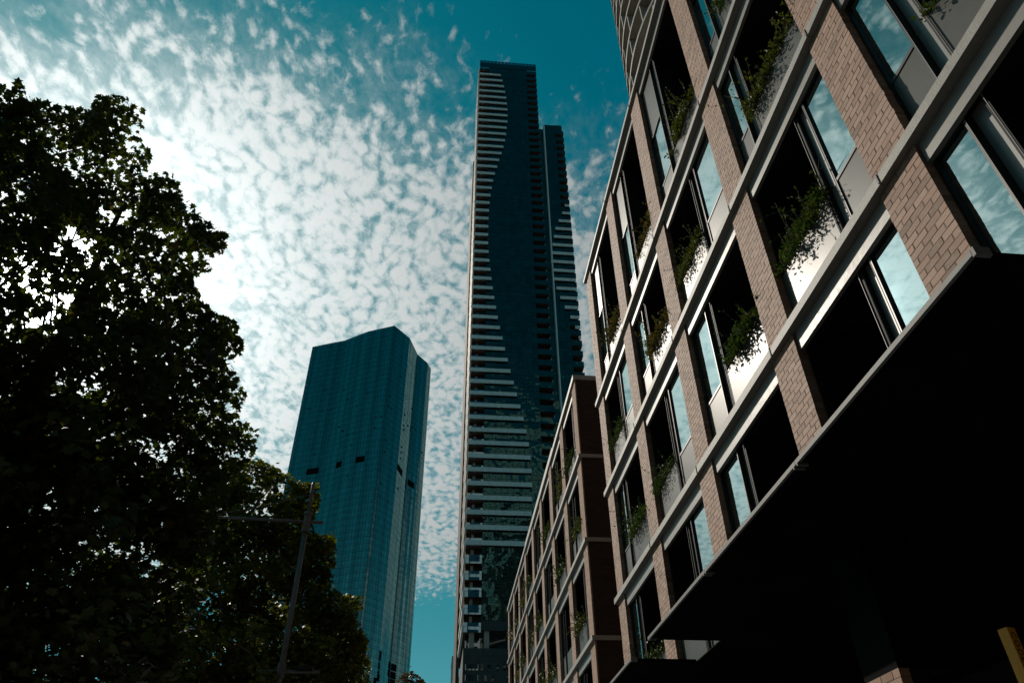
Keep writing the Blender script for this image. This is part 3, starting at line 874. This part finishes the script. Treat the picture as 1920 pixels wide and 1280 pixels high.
# ------------------------------------------------------------------ faceted teal glass tower, further off on the other side
PLAN = [(-73.1, 309.9), (-64.7, 306.4), (-55.7, 302.9), (-49.6, 298.7), (-43.3, 294.4), (-36.4, 291.4), (-29.6, 288.5), (-22.1, 298.2), (-18.2, 311.8), (-12.9, 319.3), (-11.0, 324.7)]
GZ = 232.3 + EYE
gt = empty('glass_tower', (-40.0, 310.0, 0.0), 'teal mirror glass tower with pleated sides and a wavy top edge, tree in front', 'building')
inner = [(x + 0.05, y + 0.35) for x, y in PLAN]
MB().prism(inner + [(-24.0, 352.0), (-66.0, 348.0)], 0.0, GZ - 0.05).build('tower_body', M['teal_body'], gt)
GP = 3.02
nfl = int(GZ / GP)
quads = []
facets = []
for i in range(len(PLAN) - 1):
    a, b = np.array(PLAN[i]), np.array(PLAN[i + 1])
    L = np.linalg.norm(b - a); u = (b - a) / L
    nrm = np.array([u[1], -u[0]])                          # outward, towards the street
    facets.append((a, u, L, nrm))
    n = max(2, round(L / 1.5)); w = L / n
    for c in range(n):
        yaw = rng.normal(0, 0.030) + 0.018 * math.sin((i * 7 + c) * 1.3)
        for f in range(nfl):
            z1 = GZ - f * GP; z0 = z1 - GP
            for (za, zb) in ((z0 + 0.08, z0 + 0.86), (z0 + 0.95, z1 - 0.06)):
                t1 = yaw + rng.normal(0, 0.0016); t2 = rng.normal(0, 0.003)
                for s, z in ((c * w + 0.05, za), ((c + 1) * w - 0.05, za), ((c + 1) * w - 0.05, zb), (c * w + 0.05, zb)):
                    off = (s - (c + 0.5) * w) * t1 + (z - (za + zb) / 2) * t2
                    p = a + u * s + nrm * off
                    quads.append((p[0], p[1], z))
tag(bigmesh('glass_panel', np.array(quads), 4, M['teal_glass'], gt), kind='stuff')
def on_facet(px, py):
    r = ray(px, py)
    for (a, u, L, nrm) in facets:
        k = (a @ nrm) / (r[:2] @ nrm)
        s = (r[:2] * k - a) @ u
        if -0.01 <= s <= L + 0.01 and k > 0:
            return a, u, L, nrm, s, r[2] * k + EYE
def opening(px, py, w, h, name, mat, out=0.12, tilt=0.0):
    hit = on_facet(px, py)
    if hit is None:
        return
    a, u, L, nrm, s, z = hit
    s0, s1 = max(0.1, s - w / 2), min(L - 0.1, s + w / 2)
    v = []
    for o in (-0.2, out):
        for (ss, zz) in ((s0, z - h / 2), (s1, z - h / 2), (s1, z + h / 2), (s0, z + h / 2)):
            oo = o + (tilt * (1 if zz < z else 0) if o == out else 0)
            p = a + u * ss + nrm * oo
            v.append((p[0], p[1], zz))
    MB().add(v, [(3, 2, 1, 0), (4, 5, 6, 7), (0, 1, 5, 4), (2, 3, 7, 6), (1, 2, 6, 5), (3, 0, 4, 7)]).build(name, M[mat], gt)
for (x, y, w) in ((586, 883, 6.2), (630.7, 872, 5.6), (676.2, 860.5, 5.0), (749, 880, 8.0), (770.5, 907, 5.0)):
    opening(x, y, w, 3.0, 'plant_louvre', 'black')
for (x, y) in ((645, 930), (635, 1040), (625, 1150), (612, 1260), (790, 1045), (780, 1150), (840, 1070), (830, 1175), (820, 1275), (655, 890), (628, 1200)):
    opening(620 + x / 7.11, 1100 + y / 7.11, 3.4, 2.6, 'dark_opening', 'black')
for (x, y) in ((285, 500), (410, 500), (432, 562), (493, 607), (602, 512), (566, 518), (372, 745), (400, 772), (437, 797), (470, 787), (458, 865), (555, 913), (208, 925), (175, 625),
               (718, 540), (708, 608), (728, 622), (790, 408), (688, 832), (680, 910), (863, 625), (815, 665), (808, 735), (836, 738), (808, 765), (868, 748), (888, 765), (795, 880),
               (793, 915), (788, 955), (320, 630), (262, 640), (620, 680), (655, 675), (770, 1155), (658, 1120), (650, 1205), (930, 915), (860, 1220), (710, 1240), (430, 1068), (612, 750)):
    opening(530 + x / 3.556, 590 + y / 3.556, 1.1, 0.6, 'open_window', 'teal_glass', 0.06, 0.34)

# ------------------------------------------------------------------ office tower behind the viewer, seen only as a reflection in the tall tower
ob = empty('office_tower', (28.0, -130.0, 0.0), 'pale ribbed office tower behind the viewer, mirrored in the lower glass of the tallest tower', 'building')
MB().box(-2.0, 62.0, -150.0, -120.4, 0.0, 238.0).build('wall', M['white_wall'], ob)
for k in range(34):
    z = 6.0 + k * 6.9
    n = 8
    MB().box(-1.5, 61.5, -120.395, -120.2, z, z + 5.0).build('window_band', M['office_glass'], ob)
for k in range(9):
    x = -2.0 + k * 8.0
    MB().box(x - 1.0, x + 1.0, -120.19, -119.4, 0.0, 238.5).build('rib', M['white_wall'], ob)

# two added blocks, out of view, that cut sky light from behind and opposite
for (x0, x1, y0, y1, zt, lab) in ((-44.0, 26.0, -62.0, -40.0, 66.0, 'unseen dark block added behind the viewer to hold back sky light'),
                                  (-52.0, -28.0, -38.0, 1.0, 46.0, 'unseen dark block added across the road to hold back sky light')):
    bb = empty('sky_blocker', ((x0 + x1) / 2, (y0 + y1) / 2, 0.0), lab, 'building')
    MB().box(x0, x1, y0, y1, 0.0, zt).build('wall', M['podium'], bb)
    for k in range(int(zt / 3.6)):
        z = 1.4 + k * 3.6
        MB().box(x0 + 0.6, x1 - 0.6, y1 + 0.001, y1 + 0.05, z, z + 2.0).build('window_band', M['office_glass'], bb)  # band on the added sky blocker
        MB().box(x1 + 0.001, x1 + 0.05, y0 + 0.6, y1 - 0.6, z, z + 2.0).build('window_band', M['office_glass'], bb)  # band on the added sky blocker

# ------------------------------------------------------------------ planting on the balcony panels
LEAF_S = np.array([(0, -0.5, 0), (0.26, -0.15, 0.05), (0.22, 0.18, 0.03), (0, 0.5, -0.08), (-0.22, 0.18, 0.03), (-0.26, -0.15, 0.05)])
LEAF_P = np.array([(0, -0.50, 0), (0.15, -0.36, 0.02), (0.47, -0.34, -0.05), (0.34, -0.06, 0.02), (0.56, 0.20, -0.09), (0.22, 0.18, 0.03), (0, 0.62, -0.10),
                   (-0.22, 0.18, 0.03), (-0.56, 0.20, -0.09), (-0.34, -0.06, 0.02), (-0.47, -0.34, -0.05), (-0.15, -0.36, 0.02)])

def leaf_faces(pos, size, shape, tilt=0.7, g=rng):
    """leaf-shaped faces at the given points, roughly level with a random lean"""
    n = len(pos)
    ang = g.uniform(0, 2 * np.pi, n)
    nrm = np.stack([g.normal(0, tilt, n), g.normal(0, tilt, n), np.ones(n)], 1)
    nrm /= np.linalg.norm(nrm, axis=1, keepdims=True)
    a = np.stack([np.cos(ang), np.sin(ang), np.zeros(n)], 1)
    u = a - nrm * (a * nrm).sum(1, keepdims=True)
    u /= np.linalg.norm(u, axis=1, keepdims=True)
    v = np.cross(nrm, u)
    s = np.asarray(size).reshape(-1, 1, 1)
    out = pos[:, None, :] + s * (shape[None, :, 0:1] * u[:, None, :] + shape[None, :, 1:2] * v[:, None, :] + shape[None, :, 2:3] * nrm[:, None, :])
    return out.reshape(-1, 3)

def shrub(y0, y1, z, seed, label, cat='plant', group=None, n=900, leaf=0.05, hang=0.16, rise=0.20, mat='shrub', bare=0.15):
    """a trailing shrub in a planter: mounds of leaves that spill over the front of the panel"""
    g = np.random.default_rng(seed)
    L = y1 - y0
    base = empty('balcony_shrub', (D + 0.25, (y0 + y1) / 2, z - 0.07), label, cat, group)
    nm = max(3, int(L / 0.17))
    cy = np.linspace(y0 + 0.05, y1 - 0.05, nm) + g.normal(0, 0.04, nm)
    amp = np.clip(0.55 + 0.5 * np.sin(np.linspace(0, g.uniform(3, 8), nm) + g.uniform(0, 6)) + g.normal(0, 0.2, nm), 0.12, 1.25)
    pts, stems = [], MB()
    for c, am in zip(cy, amp):
        k = int(n / nm * am)
        o = np.array([D + 0.10 - 0.05 * am, c, z + 0.01 + rise * 0.22 * am])
        d = np.clip(g.normal(0, 1, (k, 3)), -2.0, 2.0) * np.array([0.075, 0.085, 0.062 + 0.05 * am])
        p = o + d
        p[:, 2] -= np.clip(D + 0.06 - p[:, 0], 0, 0.3) * 0.9 * hang / 0.16
        pts.append(p)
        # single shoots that stick out or trail
        for _ in range(g.integers(2, 5)):
            m = g.integers(5, 12)
            dirn = np.array([-abs(g.normal(0.12, 0.08)), g.normal(0, 0.16), g.normal(0.10 * rise / 0.2, 0.15)])
            t = np.linspace(0.2, 1.0, m)[:, None]
            q = o + dirn * t * (0.8 + am) + np.array([0, 0, -0.13]) * t ** 2 * (hang / 0.16)
            pts.append(q + g.normal(0, 0.012, q.shape))
            stems.tube([tuple(o + [0.05, 0, -0.08]), tuple(q[m // 2]), tuple(q[-1])], 0.0028, 4, False)
    P_ = np.concatenate(pts)
    P_[:, 1] = np.clip(P_[:, 1], y0 - 0.10, y1 + 0.10)
    inside = (P_[:, 2] < z) & (P_[:, 0] > XG - 0.045)
    P_[inside, 2] = z + g.uniform(0.0, 0.08, inside.sum())
    P_ = P_[P_[:, 2] > z - 0.24]
    bigmesh('foliage', leaf_faces(P_, g.uniform(0.6, 1.25, len(P_)) * leaf, LEAF_S, 0.9, g), 6, M[mat], base)
    tag(stems.build('stem', M['bark'], base), kind='stuff')
    return base

ROWN = ['lowest', 'second', 'third', 'top']
# (bay, row): (from, to) as shares of the opening, fullness, leaf count, words
near_spec = {
    (1, 1): (0.30, 1.0, 1200, 'dark shrub in the upper right corner over a dull grey panel'),
    (2, 1): (0.0, 1.0, 2300, 'largest glossy shrub spilling over a bright white panel, leaf shadows below'),
    (3, 1): (0.0, 0.85, 1500, 'bushy shrub over a sunlit white panel, next beyond the largest shrub'),
    (4, 1): (0.05, 0.95, 1300, 'rounded green shrub over grey panel, second bay from the lane, second row up'),
    (5, 1): (0.0, 1.0, 1000, 'trailing shrub in the last bay before the lane, second row up'),
    (2, 2): (0.0, 1.0, 1900, 'long dense shrub with yellowing tips on dull grey panel, nearest in the third row'),
    (3, 2): (0.0, 1.0, 1500, 'thick shrub hanging over white panel, third row, next beyond the yellow-tipped one'),
    (4, 2): (0.05, 0.95, 1100, 'sparse reddish shrub over a white panel, third row, second bay from the lane'),
    (5, 2): (0.0, 0.9, 1000, 'shrub reaching past the corner pier by the lane, third row'),
    (2, 3): (0.35, 0.95, 700, 'dark shrub at the top edge over the grey panel of the tall top row'),
    (3, 3): (0.12, 1.0, 1300, 'olive shrub with one long shoot across the window, tall top row beside the round tower'),
    (4, 3): (0.05, 0.95, 900, 'brownish narrow shrub over pale panel, tall top row, second bay from lane'),
    (5, 3): (0.0, 0.9, 700, 'thin russet shrub in the tall top row right at the lane corner'),
    (2, 0): (0.45, 0.65, 60, 'small sprig of leaves just above the canopy edge in a black opening'),
    (3, 0): (0.65, 0.95, 110, 'little green sprig at the canopy edge beside the long bright lower window'),
    (5, 0): (0.0, 0.9, 600, 'low shrub just behind the gap between the two canopies'),
}
for (bi, ri, y0, y1, sill) in planters:
    sp_ = near_spec.get((bi, ri))
    if not sp_:
        continue
    a, b, n, lab = sp_
    L = y1 - y0
    shrub(y0 + a * L, y0 + b * L, sill + 0.02, 100 + bi * 10 + ri, lab, group='shrubs in the near planters', n=int(n * 1.35), leaf=[0.062, 0.048, 0.074, 0.056][(bi * 3 + ri) % 4], rise=[0.3, 0.42, 0.24][(bi + 2 * ri) % 3],
          hang=[0.2, 0.12, 0.28][(2 * bi + ri) % 3], mat=('shrub_russet' if 'russet' in lab or 'reddish' in lab or 'brown' in lab else 'shrub_olive' if 'olive' in lab or 'yellow' in lab else 'shrub'))
BAYN = ['first', 'second', 'third', 'fourth', 'fifth', 'sixth', 'seventh', 'eighth']
FARW = {3: 'top row', 2: 'second row down', 1: 'third row down', 0: 'lowest row'}
for (bi, ri, y0, y1, sill) in far_planters:
    if ri == 0 and bi > 3:
        continue
    if (bi * 7 + ri * 3) % 5 == 0 and bi > 0:
        continue
    lab = 'small shrub on the building beyond the lane, %s, %s bay from its corner' % (FARW[ri], BAYN[bi])
    shrub(y0, y1, sill + 0.02, 500 + bi * 10 + ri, lab, group='shrubs on the farther brick building', n=420 if bi < 4 else 260, leaf=0.08, rise=[0.32, 0.45, 0.24][(bi + ri) % 3], hang=0.26, mat=['shrub', 'shrub_olive', 'shrub_olive', 'shrub'][(bi * 2 + ri) % 4])

# ------------------------------------------------------------------ street trees
def inside_poly(x, y, poly):
    r = np.zeros(len(x), bool)
    n = len(poly)
    for i in range(n):
        x0, y0 = poly[i]; x1, y1 = poly[(i + 1) % n]
        c = ((y0 > y) != (y1 > y)) & (x < (x1 - x0) * (y - y0) / (y1 - y0 + 1e-9) + x0)
        r ^= c
    return r

def tree(name, label, base, rho, thick, outline, n_clump, per, leaf, clump_r, mat, gaps=(), seed=1, trunk_r=0.2, limbs=9, group='plane trees along the kerb', fork=3.2):
    """street tree: trunk, limbs that carry leaf clumps, and a crown of single leaves.
    The crown's breadth and height follow the bearings of the outline at the tree's own distance; it is as deep as it is broad."""
    g = np.random.default_rng(seed)
    root = empty(name, (base[0], base[1], 0.0), label, 'tree', group)
    poly = np.array(outline, float)
    lo, hi = poly.min(0), poly.max(0)
    cen = []
    R = np.array(CAM_R)
    mid = poly.mean(0)
    while len(cen) < n_clump:
        x, y = g.uniform(lo[0], hi[0]), g.uniform(lo[1], hi[1])
        if not inside_poly(np.array([x]), np.array([y]), poly)[0]:
            continue
        # distance to the outline decides how deep the crown is here
        dmin = 1e9
        for i in range(len(poly)):
            p, q_ = poly[i], poly[(i + 1) % len(poly)]
            t = np.clip(((x - p[0]) * (q_[0] - p[0]) + (y - p[1]) * (q_[1] - p[1])) / (((q_ - p) ** 2).sum() + 1e-9), 0, 1)
            dmin = min(dmin, math.hypot(x - p[0] - t * (q_[0] - p[0]), y - p[1] - t * (q_[1] - p[1])))
        dep = thick * min(1.0, 0.25 + dmin / 230.0)
        r = ray(x, y); h = math.hypot(r[0], r[1])
        d = rho + np.clip(g.normal(0, 0.5), -1, 1) * dep
        cen.append(r / h * d + np.array([0, 0, EYE]))
    cen = np.array(cen)
    pos = []
    for c in cen:
        k = g.poisson(per)
        rr = clump_r * g.uniform(0.55, 1.25)
        p = c + g.normal(0, 1, (k, 3)) * np.array([rr, rr, rr * 0.62]) * 0.62
        pos.append(p)
    pos = np.concatenate(pos)
    cc = (pos - np.array([0, 0, EYE])) @ R
    px = 960 + 1354.7 * cc[:, 0] / cc[:, 2]; py = 640 - 1354.7 * cc[:, 1] / cc[:, 2]
    keep = pos[:, 2] > 2.2
    keep &= inside_poly(px, py, poly) | (g.random(len(px)) < 0.004)
    for (gx, gy, gr, share) in gaps:                       # thin places in the crown
        th = np.arctan2(py - gy, px - gx)
        lobes = 1 + 0.34 * np.sin(2 * th + gx) + 0.26 * np.sin(5 * th + gy) + 0.16 * np.sin(9 * th + gr)
        keep &= ~((np.hypot(px - gx, (py - gy) * 1.25) < gr * lobes * g.uniform(0.7, 1.2, len(px))) & (g.random(len(px)) < share))
    pos = pos[keep]
    sz = leaf * g.uniform(0.55, 1.25, len(pos))
    bigmesh('crown', leaf_faces(pos, sz, LEAF_P, 0.75, g), 12, mat, root)
    # trunk and limbs
    top = np.array([base[0], base[1], fork])
    ctr = cen.mean(0)
    hi_z = cen[:, 2].max()
    tp = [(base[0], base[1], -0.1), (base[0] + 0.03, base[1] - 0.02, fork * 0.5), tuple(top), tuple(top + (np.array([ctr[0], ctr[1], hi_z * 0.62]) - top) * 0.55),
          tuple(np.array([ctr[0] * 0.6 + base[0] * 0.4, ctr[1] * 0.6 + base[1] * 0.4, hi_z * 0.82]))]
    tk = MB().tube(tp, [trunk_r * 1.25, trunk_r, trunk_r * 0.85, trunk_r * 0.5, trunk_r * 0.15], 10).build('trunk', M['bark'], root, smooth=True)
    idx = g.choice(len(cen), min(limbs, len(cen)), replace=False)
    trunk_pts = np.array(tp[2:])
    nodes = []
    for i in idx:
        e = cen[i]
        t = g.uniform(0, 1.3)
        s = trunk_pts[0] * (1 - t) + trunk_pts[1] * t if t < 1 else trunk_pts[1] * (2 - t) + trunk_pts[2] * (t - 1)
        m1 = s * 0.6 + e * 0.4 + np.array([0, 0, 0.35]) + g.normal(0, 0.12, 3)
        m2 = s * 0.25 + e * 0.75 + np.array([0, 0, 0.2]) + g.normal(0, 0.12, 3)
        MB().tube([s, m1, m2, e], [trunk_r * 0.42, trunk_r * 0.28, trunk_r * 0.16, trunk_r * 0.05], 7).build('limb', M['bark'], root, smooth=True)
        nodes += [m1, m2, e]
    nodes = np.array(nodes)
    tw_ = MB()
    for c in cen[:min(len(cen), 170)]:
        k = np.argmin(((nodes - c) ** 2).sum(1))
        s = nodes[k]
        if np.linalg.norm(s - c) < 0.05 or np.linalg.norm(s - c) > 2.6:
            continue
        mm = (s + c) / 2 + g.normal(0, 0.08, 3) + np.array([0, 0, 0.08])
        tw_.tube([s, mm, c, c + (c - s) * 0.05], [trunk_r * 0.10, trunk_r * 0.07, trunk_r * 0.045, trunk_r * 0.02], 5, False)
    if tw_.v:
        tag(tw_.build('twigs', M['bark'], root), kind='stuff')
    return root

OUT1 = [(-330, 120), (-200, 60), (-60, 120), (15, 165), (35, 148), (60, 185), (105, 200), (165, 205), (185, 178), (240, 182), (272, 205), (262, 250), (285, 290), (275, 325), (330, 325),
        (345, 370), (392, 415), (428, 440), (408, 505), (365, 515), (372, 560), (405, 590), (440, 600), (455, 650), (440, 700), (462, 745), (440, 790), (490, 800), (480, 850), (430, 900),
        (400, 1000), (380, 1150), (300, 1330), (60, 1420), (-250, 1400), (-420, 1000), (-420, 400)]
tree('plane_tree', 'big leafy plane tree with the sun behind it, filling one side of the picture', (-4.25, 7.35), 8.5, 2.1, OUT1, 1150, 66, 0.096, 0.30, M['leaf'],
     gaps=[(138, 440, 24, 0.92), (112, 462, 16, 0.85), (160, 462, 15, 0.8), (215, 405, 27, 0.93), (100, 530, 70, 0.48), (185, 480, 40, 0.6), (20, 520, 40, 0.6), (40, 610, 50, 0.6), (110, 590, 45, 0.6), (150, 330, 45, 0.45),
           (210, 320, 40, 0.55), (60, 250, 40, 0.35), (265, 500, 40, 0.4), (310, 450, 30, 0.4), (290, 560, 26, 0.6), (300, 850, 24, 0.4), (370, 640, 30, 0.35), (250, 250, 30, 0.3),
           (330, 1060, 30, 0.35)], seed=11, trunk_r=0.2, limbs=16)
OUT2 = [(420, 880), (470, 850), (500, 868), (545, 890), (560, 905), (598, 905), (600, 945), (575, 1000), (628, 1005), (632, 1050), (622, 1095), (640, 1115), (682, 1118), (672, 1165), (690, 1200),
        (672, 1280), (640, 1420), (380, 1450), (290, 1300), (300, 1040), (350, 930)]
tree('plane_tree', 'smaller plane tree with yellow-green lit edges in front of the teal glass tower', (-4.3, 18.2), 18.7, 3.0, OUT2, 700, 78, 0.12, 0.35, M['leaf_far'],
     gaps=[(505, 920, 20, 0.75), (490, 960, 22, 0.7), (470, 900, 20, 0.5), (440, 1070, 30, 0.4), (400, 1140, 30, 0.4), (560, 1180, 22, 0.4)], seed=12, trunk_r=0.19, limbs=14)
OUT3 = [(560, 1200), (600, 1170), (650, 1165), (690, 1205), (695, 1270), (700, 1420), (560, 1420), (540, 1290)]
tree('plane_tree', 'dark plane tree low at the bottom edge, farthest in the kerbside row', (-4.4, 29.2), 29.5, 2.6, OUT3, 200, 60, 0.17, 0.45, M['leaf_far'], seed=13, trunk_r=0.17, limbs=8)
OUT4 = [(738, 1285), (750, 1268), (762, 1262), (772, 1256), (786, 1266), (798, 1276), (800, 1330), (780, 1400), (740, 1400), (726, 1330)]
tree('small_tree', 'thin brown-leaved tree top peeping up at the foot of the teal tower', (-2.0, 60.0), 60.0, 2.0, OUT4, 90, 22, 0.26, 0.5, M['brown_leaf'], seed=14, trunk_r=0.12, limbs=8, group=None, fork=6.0)

# ------------------------------------------------------------------ street lamp in front of the trees
PX, PY = -3.06, 15.7
lamp = empty('street_lamp', (PX, PY, 0.0), 'thin grey street lamp pole with a cross arm in front of the trees', 'street lamp')
MB().tube([(PX, PY, 0), (PX, PY, 5.6), (PX, PY, 8.35)], [0.062, 0.058, 0.054], 16).build('pole', M['pole'], lamp, smooth=True)
MB().tube([(PX, PY, 8.36), (PX, PY, 9.36), (PX, PY, 9.41), (PX, PY, 9.43)], [0.040, 0.038, 0.03, 0.008], 14).build('pole_top', M['pole'], lamp, smooth=True)
cl_ = MB().tube([(PX, PY, 8.22), (PX, PY, 8.66)], 0.075, 16).build('collar', M['pole'], lamp, smooth=False)
for z in (8.20, 8.60):
    MB().tube([(PX, PY, z), (PX, PY, z + 0.07)], 0.098, 16).build('clamp_ring', M['pole'], cl_)
am = MB().tube([(-2.70, PY, 8.44), (-5.35, PY, 8.50)], [0.036, 0.030], 12).build('arm', M['pole'], lamp, smooth=True)
hd = MB().box(-6.05, -5.33, PY - 0.14, PY + 0.14, 8.46, 8.55)
hd.box(-5.95, -5.45, PY - 0.10, PY + 0.10, 8.551, 8.60)
hd.build('lamp_head', M['frame'], am)
for dz in (0.0, 0.05):
    MB().tube([(PX, PY, 9.12 + dz), (-4.2, PY, 8.74 + dz * 0.5), (-5.2, PY, 8.53)], 0.006, 5).build('stay_wire', M['pole'], lamp)
MB().tube([(PX - 0.42, PY, 5.30), (PX + 0.75, PY, 5.30)], 0.03, 10).build('lower_arm', M['pole'], lamp, smooth=True)
MB().box(PX + 0.28, PX + 0.62, PY - 0.08, PY + 0.08, 5.33, 5.40).build('camera_box', M['frame'], lamp)
MB().tube([(PX, PY, 5.18), (PX, PY, 5.45)], 0.085, 14).build('collar', M['pole'], lamp)

# ------------------------------------------------------------------ yellow marker post under the canopy
YX, YY, YT = 5.20, 6.40, 1.95 + EYE
W_ = 0.10
post = empty('marker_post', (YX, YY, 0.0), 'square yellow post with black letters down its sides, under the canopy', 'post')
ang = math.radians(14)
def rot2(x, y):
    return (YX + x * math.cos(ang) - y * math.sin(ang), YY + x * math.sin(ang) + y * math.cos(ang))
h = W_ / 2
MB().prism([rot2(-h, -h), rot2(h, -h), rot2(h, h), rot2(-h, h)], 0.0, YT).build('shaft', M['yellow'], post)
def letters(text, z_top, size, face):
    """raised letters running down one side of the post"""
    cu = bpy.data.curves.new('letter', 'FONT')
    cu.body = text; cu.size = size; cu.extrude = 0.0012; cu.space_character = 1.25
    o = bpy.data.objects.new('letter_tmp', cu); COL.objects.link(o)
    dg = bpy.context.evaluated_depsgraph_get()
    me = bpy.data.meshes.new_from_object(o.evaluated_get(dg))
    bpy.data.objects.remove(o)
    me.name = 'letter'; me.materials.clear(); me.materials.append(M['letter'])
    if face == 'front':        # the side towards the viewer
        nrm = Vector((math.sin(ang), -math.cos(ang), 0)); across = Vector((math.cos(ang), math.sin(ang), 0))
    else:                      # the side towards the road
        nrm = Vector((-math.cos(ang), -math.sin(ang), 0)); across = Vector((math.sin(ang), -math.cos(ang), 0))
    down = Vector((0, 0, -1))
    up = across                # letters turned a quarter: their tops point across the face
    c = Vector((YX, YY, z_top)) + nrm * (h + 0.0022) - up * size * 0.34
    mat = Matrix.Identity(4)
    for i in range(3):
        mat[i][0] = down[i]; mat[i][1] = up[i]; mat[i][2] = nrm[i]
    me.transform(mat)
    lo_ = link('lettering', me, post, tuple(c))
    return lo_
letters('CODE  BLUE', YT - 0.04, 0.081, 'front')
letters('LIAL', YT - 0.53, 0.081, 'side')

# ------------------------------------------------------------------ cream wall glimpsed over the lane
cw_ = empty('lane_building', (9.0, 52.0, 0.0), 'cream wall just showing above the lane between the two brick buildings', 'building')
MB().box(8.45, 16.0, 50.5, 70.0, 0.0, 28.6 + EYE).build('wall', M['cream'], cw_)
MB().box(8.35, 16.1, 50.4, 70.1, 28.61 + EYE, 28.9 + EYE).build('parapet', M['stone'], cw_)
